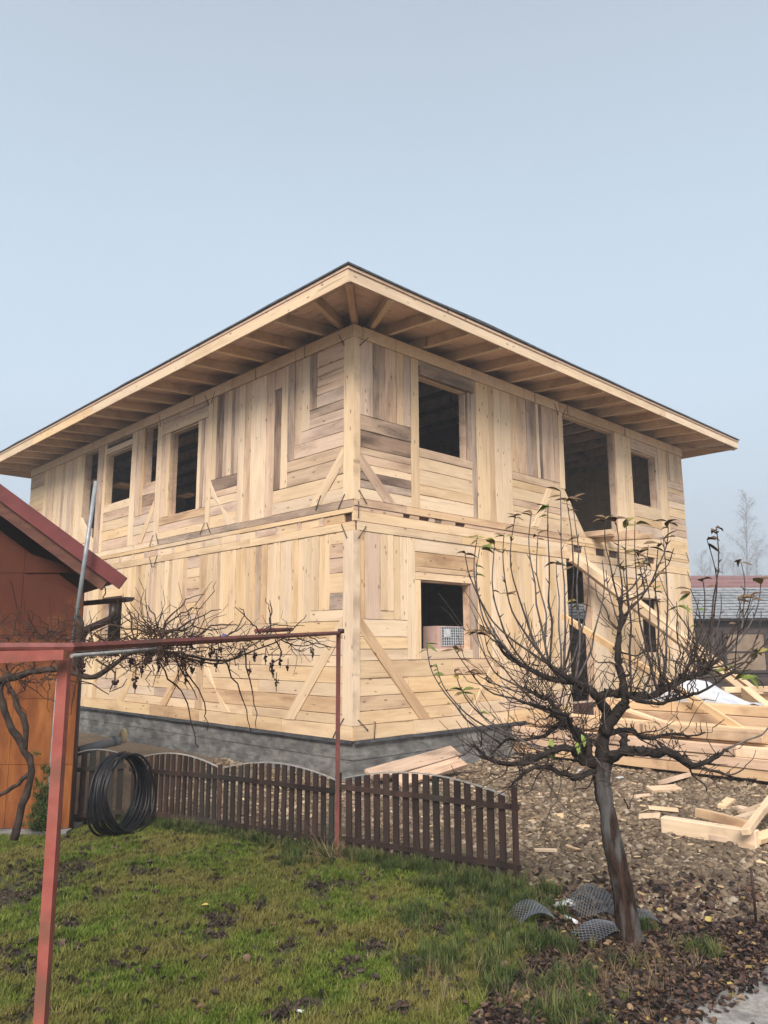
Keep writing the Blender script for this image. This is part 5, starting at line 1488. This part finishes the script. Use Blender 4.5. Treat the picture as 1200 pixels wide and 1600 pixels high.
# roof slope of shingle courses
zr = B_(1150, 919, BY + 2.6).z; nC = 11
for j in range(nC):
    y0, y1 = BY - .35 + 2.95 * j / nC, BY - .35 + 2.95 * (j + 1) / nC
    z0_, z1_ = zE - .05 + (zr - zE + .05) * j / nC, zE - .05 + (zr - zE + .05) * (j + 1) / nC
    mb = MB(); n_ = 40
    for i in range(n_):
        xa, xb = xL - .2 + (xR - xL + .4) * i / n_, xL - .2 + (xR - xL + .4) * (i + 1) / n_ - .012
        w_ = rnd.uniform(-.012, .012)
        mb.quadbox([(xa, y0, z0_ + .03 + w_), (xb, y0, z0_ + .03 + w_), (xb, y1 + .05, z1_ + .005), (xa, y1 + .05, z1_ + .005), (xa, y0, z0_ + .07 + w_), (xb, y0, z0_ + .07 + w_), (xb, y1 + .05, z1_ + .02), (xa, y1 + .05, z1_ + .02)])
    mb.build('shingle_course', M['shingle'], barn)
mb = MB(); mb.quadbox([(xL, BY - .3, zE - .08), (xR, BY - .3, zE - .08), (xR, BY + 2.6, zr - .02), (xL, BY + 2.6, zr - .02), (xL, BY - .3, zE - .04), (xR, BY - .3, zE - .04), (xR, BY + 2.6, zr + .01), (xL, BY + 2.6, zr + .01)]); mb.build('roof', M['barnwall'], barn)
red = thing('house', 'neighbouring house showing only its dusty red sheet metal roof behind the barn', 'house', (14, 30, 0))
RY = 30.0
rz0, rz1 = AY(1150, 925, RY).z, AY(1150, 899, RY + 3.5).z
rx0 = AY(1089, 915, RY).x
mb = MB(); mb.box(rx0 + .4, 26, RY + .4, RY + 7, -.1, rz0); mb.build('wall', M['barnpanel'], red)
for j in range(5):
    t0, t1 = j / 5, (j + 1) / 5
    mb = MB()
    a0_, a1_ = rx0 + t0 * .5, rx0 + t1 * .5
    zq = lambda t: rz0 - .15 + (rz1 - rz0 + .15) * t
    mb.quadbox([(a0_, RY + 3.6 * t0, zq(t0)), (27, RY + 3.6 * t0, zq(t0)), (27, RY + 3.6 * t1, zq(t1) - .04), (a0_, RY + 3.6 * t1, zq(t1) - .04), (a0_, RY + 3.6 * t0, zq(t0) + .06), (27, RY + 3.6 * t0, zq(t0) + .06), (27, RY + 3.6 * t1, zq(t1)), (a0_, RY + 3.6 * t1, zq(t1))])
    mb.build('roof_course', M['redtile'], red)
mb = MB(); mb.quadbox([(rx0 + .5, RY + 3.6, rz1 - .3), (27, RY + 3.6, rz1 - .3), (27, RY + 7.2, rz0 - .2), (rx0 + .5, RY + 7.2, rz0 - .2), (rx0 + .5, RY + 3.6, rz1 - .02), (27, RY + 3.6, rz1 - .02), (27, RY + 7.2, rz0), (rx0 + .5, RY + 7.2, rz0)]); mb.build('roof', M['redtile'], red)

# ---------------------------------------------------------------- trees in the fog
def far_tree(px, ptop, Y, spread, label, n1=26, dens=1.0, name='bare_tree', group='bare trees in the fog'):
    base = AY(px, 1000, Y); base.z = -.05; top = AY(px, ptop, Y); H_ = top.z
    t = thing(name, label, 'tree', base, group)
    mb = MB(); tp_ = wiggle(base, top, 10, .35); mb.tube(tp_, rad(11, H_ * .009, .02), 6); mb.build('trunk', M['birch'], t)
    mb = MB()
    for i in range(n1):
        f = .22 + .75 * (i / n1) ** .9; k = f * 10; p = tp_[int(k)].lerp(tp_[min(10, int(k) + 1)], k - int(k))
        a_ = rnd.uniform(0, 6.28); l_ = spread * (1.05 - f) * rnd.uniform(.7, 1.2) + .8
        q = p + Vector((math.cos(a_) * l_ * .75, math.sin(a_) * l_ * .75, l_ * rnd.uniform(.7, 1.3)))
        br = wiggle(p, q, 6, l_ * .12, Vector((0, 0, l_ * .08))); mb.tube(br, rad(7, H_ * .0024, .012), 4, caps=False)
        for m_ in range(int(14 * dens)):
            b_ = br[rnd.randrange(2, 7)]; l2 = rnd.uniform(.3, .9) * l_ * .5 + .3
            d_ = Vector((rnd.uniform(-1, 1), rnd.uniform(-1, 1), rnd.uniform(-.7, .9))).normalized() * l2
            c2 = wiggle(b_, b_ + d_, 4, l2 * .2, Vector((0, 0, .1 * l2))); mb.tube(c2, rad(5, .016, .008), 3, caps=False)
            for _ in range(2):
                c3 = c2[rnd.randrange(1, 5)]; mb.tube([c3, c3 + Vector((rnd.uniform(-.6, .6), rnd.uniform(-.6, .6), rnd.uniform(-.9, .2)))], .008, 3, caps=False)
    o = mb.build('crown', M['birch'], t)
far_tree(1166, 768, 140, 6.0, 'tall bare birch fading into the fog behind the red roof', 40, 1.3, 'birch_tree')
k = 0
LBL = ['leftmost low bare tree in the fog beside the house corner', 'second low bare tree in the fog right of the house corner', 'bare tree in the fog left of the tall birch', 'bare tree in the fog just left of the birch trunk',
       'bare tree in the fog just right of the tall birch', 'bare tree in the fog at the right picture edge', 'lowest bare tree in the fog behind the left end of the red roof', 'faint bare tree in the fog furthest right']
for px, pt, Y in ((1096, 858, 110), (1110, 872, 115), (1128, 850, 105), (1146, 862, 112), (1182, 842, 108), (1205, 850, 104), (1100, 880, 120), (1224, 835, 112)):
    far_tree(px, pt, Y * 1.4, 4.2, LBL[k], 22, .9); k += 1


# ---------------------------------------------------------------- scattered stuff (uncountable): instanced on points
def inside(poly, x, y):
    c = False; n_ = len(poly); j = n_ - 1
    for i in range(n_):
        xi, yi = poly[i]; xj, yj = poly[j]
        if (yi > y) != (yj > y) and x < (xj - xi) * (y - yi) / (yj - yi) + xi: c = not c
        j = i
    return c


def scatter(name, label, cat, pts, variants, kind='stuff'):
    """pts: list of (x,y,z,rx,ry,rz,scale)"""
    me = bpy.data.meshes.new(name)
    me.from_pydata([p[:3] for p in pts], [], [])
    at = me.attributes.new('rot', 'FLOAT_VECTOR', 'POINT'); at.data.foreach_set('vector', [c for p in pts for c in p[3:6]])
    at = me.attributes.new('scl', 'FLOAT', 'POINT'); at.data.foreach_set('value', [p[6] for p in pts])
    at = me.attributes.new('var', 'INT', 'POINT'); at.data.foreach_set('value', [rnd.randrange(len(variants)) for _ in pts])
    o = link(name, me)
    ng = bpy.data.node_groups.new(name + '_scatter', 'GeometryNodeTree')
    ng.interface.new_socket('Geometry', in_out='INPUT', socket_type='NodeSocketGeometry')
    ng.interface.new_socket('Geometry', in_out='OUTPUT', socket_type='NodeSocketGeometry')
    gi = ng.nodes.new('NodeGroupInput'); go = ng.nodes.new('NodeGroupOutput'); jn = ng.nodes.new('GeometryNodeJoinGeometry')
    def attr(nm, ty):
        a = ng.nodes.new('GeometryNodeInputNamedAttribute'); a.data_type = ty; a.inputs['Name'].default_value = nm; return a.outputs['Attribute']
    for i, v in enumerate(variants):
        oi = ng.nodes.new('GeometryNodeObjectInfo'); oi.inputs['Object'].default_value = v; oi.inputs['As Instance'].default_value = True
        cmp_ = ng.nodes.new('FunctionNodeCompare'); cmp_.data_type = 'INT'; cmp_.operation = 'EQUAL'
        ng.links.new(attr('var', 'INT'), cmp_.inputs[2]); cmp_.inputs[3].default_value = i
        ip = ng.nodes.new('GeometryNodeInstanceOnPoints')
        ng.links.new(gi.outputs[0], ip.inputs['Points']); ng.links.new(oi.outputs['Geometry'], ip.inputs['Instance'])
        ng.links.new(cmp_.outputs[0], ip.inputs['Selection'])
        ng.links.new(attr('rot', 'FLOAT_VECTOR'), ip.inputs['Rotation']); ng.links.new(attr('scl', 'FLOAT'), ip.inputs['Scale'])
        ng.links.new(ip.outputs[0], jn.inputs[0])
    ng.links.new(jn.outputs[0], go.inputs[0])
    md = o.modifiers.new('scatter', 'NODES'); md.node_group = ng
    return tag(o, label, cat, None, kind)


def proto(name, mb_or_me, mat):
    me = mb_or_me if isinstance(mb_or_me, bpy.types.Mesh) else mb_or_me.mesh(name)
    if not me.materials: me.materials.append(mat)
    return bpy.data.objects.new(name, me)                # never linked: only a source for instances


def vis(x, y, mx_=.14):
    v = Vector((x, y, -EYE)); d_ = v.dot(CW)
    if d_ < .3: return False
    sx, sy = v.dot(CR) / d_ * FPX / 600, v.dot(CU) / d_ * FPX / 800
    return abs(sx) < 1 + mx_ * 1.6 and sy > -1 - mx_ * 1.5


# grass
def tuft(n, h, lean, spread, w=.0022):
    mb = MB()
    for _ in range(n):
        a_ = rnd.uniform(0, 6.28); r_ = rnd.uniform(0, spread); b_ = Vector((math.cos(a_) * r_, math.sin(a_) * r_, -.004))
        a2 = rnd.uniform(0, 6.28); hh = h * rnd.uniform(.5, 1.15); ld = Vector((math.cos(a2), math.sin(a2), 0)) * hh * lean * rnd.uniform(.3, 1.2)
        s_ = Vector((-math.sin(a2), math.cos(a2), 0)) * w * rnd.uniform(.8, 1.3)
        m_ = b_ + ld * .35 + ZV * hh * .62; t_ = b_ + ld + ZV * hh
        n0 = len(mb.v); mb.v += [b_ - s_, b_ + s_, m_ + s_ * .8, m_ - s_ * .8, t_]
        mb.f += [(n0, n0 + 1, n0 + 2, n0 + 3), (n0 + 3, n0 + 2, n0 + 4)]; mb.sm += [True, True]
    return mb


R_ = random.Random(11)
gv = [proto('tuft', tuft(26, .038, .9, .03), M['grass']), proto('tuft', tuft(22, .048, 1.1, .028), M['grass']), proto('tuft', tuft(30, .028, .8, .034), M['grass'])]
bare = [(Vector((R_.uniform(-2.6, .8), R_.uniform(3.7, 6.4), 0)), R_.uniform(.03, .13)) for _ in range(46)] + [(G(60, 1370), .34), (G(20, 1400), .28), (G(110, 1355), .2), (G(680, 1448), .16), (G(590, 1478), .15), (G(505, 1385), .20), (G(0, 1495), .14), (G(440, 1588), .12), (G(540, 1385), .14)]
pts = []
while len(pts) < 26000:
    x, y = R_.uniform(-4.6, 1.3), R_.uniform(3.0, 8.0)
    if not inside(LAWN, x, y) or not vis(x, y): continue
    if any((Vector((x, y, 0)) - b_).length < r_ * (1 + .4 * noise.noise(Vector((x * 6, y * 6, 0)))) for b_, r_ in bare) and R_.random() < .88: continue
    nz = noise.noise(Vector((x * 2.6, y * 2.6, 1)))
    if nz < -.25 and R_.random() < .55: continue
    if x > .2 and R_.random() < (x - .2) * .5: continue
    pts.append((x, y, gh(x, y), R_.uniform(-.2, .2), R_.uniform(-.2, .2), R_.uniform(0, 6.28), R_.uniform(.55, 1.05) * (1 + .35 * nz)))
scatter('grass', 'short mossy green grass of the lawn', 'grass', pts, gv)
tv = [proto('tall_tuft', tuft(30, .13, .9, .035, .0026), M['grassdk']), proto('tall_tuft', tuft(24, .10, 1.2, .04, .0026), M['grassdk'])]
pts = []
for _ in range(520):                                    # along the foot of the fence
    t = R_.random(); seg = R_.choice(((FR, FM), (FR, FM), (FM, FA), (FA, FL)))
    p = seg[0].lerp(seg[1], t) + Vector((R_.gauss(0, .05) - .03, R_.gauss(-.07, .07), 0))
    pts.append((p.x, p.y, 0, R_.uniform(-.2, .2), R_.uniform(-.2, .2), R_.uniform(0, 6.28), R_.uniform(.45, 1.1)))
for cx_, cy_, n_, s_ in ((780, 1405, 90, .12), (840, 1430, 40, .1), (690, 1385, 60, .12), (640, 1360, 40, .1), (860, 1480, 25, .09), (720, 1500, 60, .15), (660, 1440, 50, .12), (1100, 1490, 14, .05), (800, 1540, 40, .12), (1010, 1455, 12, .05), (460, 1345, 60, .12), (880, 1590, 40, .08), (900, 1540, 12, .12), (830, 1480, 22, .1), (960, 1500, 6, .1), (780, 1450, 60, .12), (860, 1400, 16, .05)):
    c = G(cx_, cy_)
    for _ in range(n_):
        x, y = c.x + R_.gauss(0, s_), c.y + R_.gauss(0, s_); pts.append((x, y, gh(x, y), 0, 0, R_.uniform(0, 6.28), R_.uniform(.4, .95)))
scatter('tall_grass', 'longer dark green grass along the fence foot', 'grass', pts, tv)
sv = [proto('dry_tuft', tuft(12, .26, .7, .05, .0014), M['straw']), proto('dry_tuft', tuft(10, .16, 1.6, .05, .0016), M['straw'])]
pts = []
for cx_, cy_, n_, s_, k_ in ((520, 1345, 16, .09, 1.15), (555, 1345, 8, .06, .9), (970, 1530, 60, .18, .5), (850, 1560, 30, .12, .5), (1000, 1580, 20, .1, .4), (900, 1520, 25, .12, .5), (1040, 1500, 30, .12, .5), (720, 1560, 30, .12, .6)):
    c = G(cx_, cy_)
    for _ in range(n_):
        x, y = c.x + R_.gauss(0, s_), c.y + R_.gauss(0, s_); pts.append((x, y, gh(x, y), R_.uniform(-.5, .5), R_.uniform(-.5, .5), R_.uniform(0, 6.28), R_.uniform(.4, 1) * k_))
scatter('dry_grass', 'dry straw coloured grass stalks in the lawn and leaves', 'grass', pts, sv)

# stones
def stone(seed):
    rr_ = random.Random(seed); bm = bmesh.new(); bmesh.ops.create_icosphere(bm, subdivisions=2, radius=1)
    sx, sy, sz = rr_.uniform(.8, 1.25), rr_.uniform(.65, .95), rr_.uniform(.4, .65)
    for v in bm.verts:
        k_ = 1 + .28 * noise.noise(v.co * 1.1 + Vector((seed * 7, 0, 0))) + .08 * noise.noise(v.co * 3 + Vector((seed, 3, 0)))
        v.co = Vector((v.co.x * sx, v.co.y * sy, v.co.z * sz)) * k_
    for f in bm.faces: f.smooth = True
    me = bpy.data.meshes.new('stone'); bm.to_mesh(me); bm.free(); return me


gv = [proto('stone', stone(s_), M['stone']) for s_ in range(6)]
pts = []; tries = 0
while len(pts) < 42000:
    # density falls with distance
    y = 5.0 + 9.5 * R_.random() ** 1.5; x = R_.uniform(-2.6, 9.5)
    if not inside(GRAVEL, x, y) or not vis(x, y, .1): continue
    q = Vector((x, y, 0)) - CV; l_, r_ = q.dot(LV), q.dot(RV)
    if l_ > .02 and r_ > .02: continue
    s_ = R_.lognormvariate(math.log(.0165), .38) * (1 + .05 * (y - 5)); s_ = min(s_, .045)
    pts.append((x, y, gh(x, y) + s_ * R_.uniform(.0, .35), R_.uniform(-.5, .5), R_.uniform(-.5, .5), R_.uniform(0, 6.28), s_))
scatter('gravel', 'brown river gravel covering the yard around the house', 'gravel', pts, gv)
pts = []
for _ in range(700):                                    # stones strayed onto the soil and pavement
    x, y = R_.uniform(.7, 4), R_.uniform(3.5, 5.9)
    if R_.random() > max(.05, (y - 4.3) * .8): continue
    s_ = R_.uniform(.006, .022); pts.append((x, y, gh(x, y) + .004 + (.03 if inside(ASPH, x, y) else 0), 0, 0, R_.uniform(0, 6), s_))
scatter('stray_stones', 'loose stones strayed onto the leafy soil', 'gravel', pts, gv)
# wood chips on the gravel
mbc = MB(); mbc.quadbox([(-1, -.4, -.12), (1, -.3, -.12), (1, .35, -.1), (-.9, .4, -.1), (-1, -.35, .1), (.9, -.3, .14), (1, .3, .1), (-.8, .4, .12)])
cv = [proto('chip', mbc, M['chip'])]
pts = []
while len(pts) < 620:
    x, y = R_.uniform(-1.6, 8), R_.uniform(5.4, 12.5)
    if not inside(GRAVEL, x, y) or not vis(x, y, .05): continue
    q = Vector((x, y, 0)) - CV
    if q.dot(LV) > 0 and q.dot(RV) > 0: continue
    s_ = R_.uniform(.008, .035); pts.append((x, y, gh(x, y) + .03, R_.uniform(-.5, .5), R_.uniform(-.4, .4), R_.uniform(0, 6.28), s_))
scatter('wood_chips', 'pale wood chips strewn over the gravel', 'wood chips', pts, cv)


# fallen leaves
def fallen(seed, cup):
    rr_ = random.Random(seed); vs = []; fs = []; n1, n2 = 5, 4
    for i in range(n1 + 1):
        t = i / n1; w = math.sin(math.pi * (t * .92 + .04)) ** .7 * .55 * (1 + rr_.uniform(-.15, .15))
        for j in range(n2 + 1):
            u = (j / n2 * 2 - 1)
            an = u * cup
            x = t - .5; y = w * math.sin(an) / max(cup, .1) if cup > .05 else w * u
            z = w * (1 - math.cos(an)) / max(cup, .1) + .28 * (t - .5) ** 2 * (1 if seed % 2 else -1) + rr_.uniform(-.02, .02)
            vs.append((x, y, z + .05))
    for i in range(n1):
        for j in range(n2): fs.append((i * (n2 + 1) + j, (i + 1) * (n2 + 1) + j, (i + 1) * (n2 + 1) + j + 1, i * (n2 + 1) + j + 1))
    me = bpy.data.meshes.new('fallen_leaf'); me.from_pydata(vs, [], fs)
    for p in me.polygons: p.use_smooth = True
    return me


fl = [proto('fallen_leaf', fallen(s_, c_), M['litter']) for s_, c_ in ((1, .9), (2, 1.6), (3, .5), (4, 2.2), (5, 1.2))]
pts = []
while len(pts) < 7600:
    x, y = R_.uniform(.1, 4.4), R_.uniform(2.6, 5.8)
    if not inside(LITTER, x, y) or not vis(x, y): continue
    pa_ = inside(ASPH, x, y)
    if pa_:
        dd_ = max(0, 3.8 + (x - 1.25) * .78 - y)
        if R_.random() < min(.985, .05 + dd_ * 4.2): continue
    s_ = R_.uniform(.018, .042); lift = abs(R_.gauss(0, .012))
    pts.append((x, y, gh(x, y) + (.032 if pa_ else .004) + lift, R_.gauss(0, .4), R_.gauss(0, .4), R_.uniform(0, 6.28), s_))
while len(pts) < 8000:
    x, y = R_.gauss(1.5, .7), R_.gauss(5.4, .35)
    if y > 6.4 or not inside(GRAVEL, x, y): continue
    s_ = R_.uniform(.028, .055); pts.append((x, y, .03, R_.gauss(0, .5), R_.gauss(0, .5), R_.uniform(0, 6.28), s_))
scatter('fallen_leaves', 'brown curled fallen leaves covering the soil under the tree', 'leaves', pts, fl)
dl_ = [proto('dark_leaf', fallen(s_ + 20, c_), M['clod']) for s_, c_ in ((1, 1.4), (2, 2.2), (3, 1.9))]
pts = []
for _ in range(300):
    while True:
        x, y = R_.uniform(-3.2, 1.0), R_.uniform(3.4, 7.4)
        if inside(LAWN, x, y) and vis(x, y, 0): break
    for _k in range(R_.choice((1, 1, 2, 4))):
        a_, b_ = x + R_.gauss(0, .025), y + R_.gauss(0, .025); pts.append((a_, b_, gh(a_, b_) + R_.uniform(.01, .035), R_.gauss(0, .6), R_.gauss(0, .6), R_.uniform(0, 6.28), R_.uniform(.022, .05)))
for b_, r_ in bare:
    for _k in range(int(260 * r_)):
        a_, c_ = b_.x + R_.gauss(0, r_ * .5), b_.y + R_.gauss(0, r_ * .4); pts.append((a_, c_, gh(a_, c_) + .01, R_.gauss(0, .7), R_.gauss(0, .7), R_.uniform(0, 6.28), R_.uniform(.015, .04)))
scatter('dark_leaves', 'blackened wet leaves scattered in the lawn', 'leaves', pts, dl_)
pts = []
for _ in range(240):
    x, y = R_.uniform(-2.5, 1.2), R_.uniform(3.4, 5.6)
    if inside(LAWN, x, y) and R_.random() < .25 + max(0, x): pts.append((x, y, gh(x, y) + .03, R_.gauss(0, .4), R_.gauss(0, .4), R_.uniform(0, 6), R_.uniform(.025, .05)))
scatter('brown_leaves', 'few brown and yellow leaves on the lawn edge', 'leaves', pts, fl)
# weeds and ivy at the foot of the shed
wv = [proto('weed', tuft(16, .09, 1.0, .05, .006), M['grassdk'])]
pts = []
for _ in range(130):
    t = R_.random(); p = AY(60 + 14 * t, 1295 - 120 * t * R_.random(), 7.38); pts.append((p.x + R_.gauss(0, .04), p.y - .03, max(0, p.z), R_.uniform(-1, 1), R_.uniform(-.5, .5), R_.uniform(0, 6), R_.uniform(.3, .8)))
scatter('weeds', 'small weeds creeping up the foot of the shed wall', 'weeds', pts, wv)

# ---------------------------------------------------------------- air: thin fog in one closed box
mb = MB(); mb.box(-80, 110, -25, 215, -1.1, 32)
hz = mb.build('haze', None)
hm = bpy.data.materials.new('haze'); hm.use_nodes = True; hn = hm.node_tree; hn.nodes.clear()
ho = hn.nodes.new('ShaderNodeOutputMaterial'); pv_ = hn.nodes.new('ShaderNodeVolumePrincipled')
pv_.inputs['Color'].default_value = (.95, .97, 1.0, 1); pv_.inputs['Density'].default_value = .0042; pv_.inputs['Anisotropy'].default_value = .2
hn.links.new(pv_.outputs[0], ho.inputs['Volume']); hz.data.materials.append(hm)
hz['kind'] = 'stuff'; hz['label'] = 'thin cold fog hanging over the whole site'
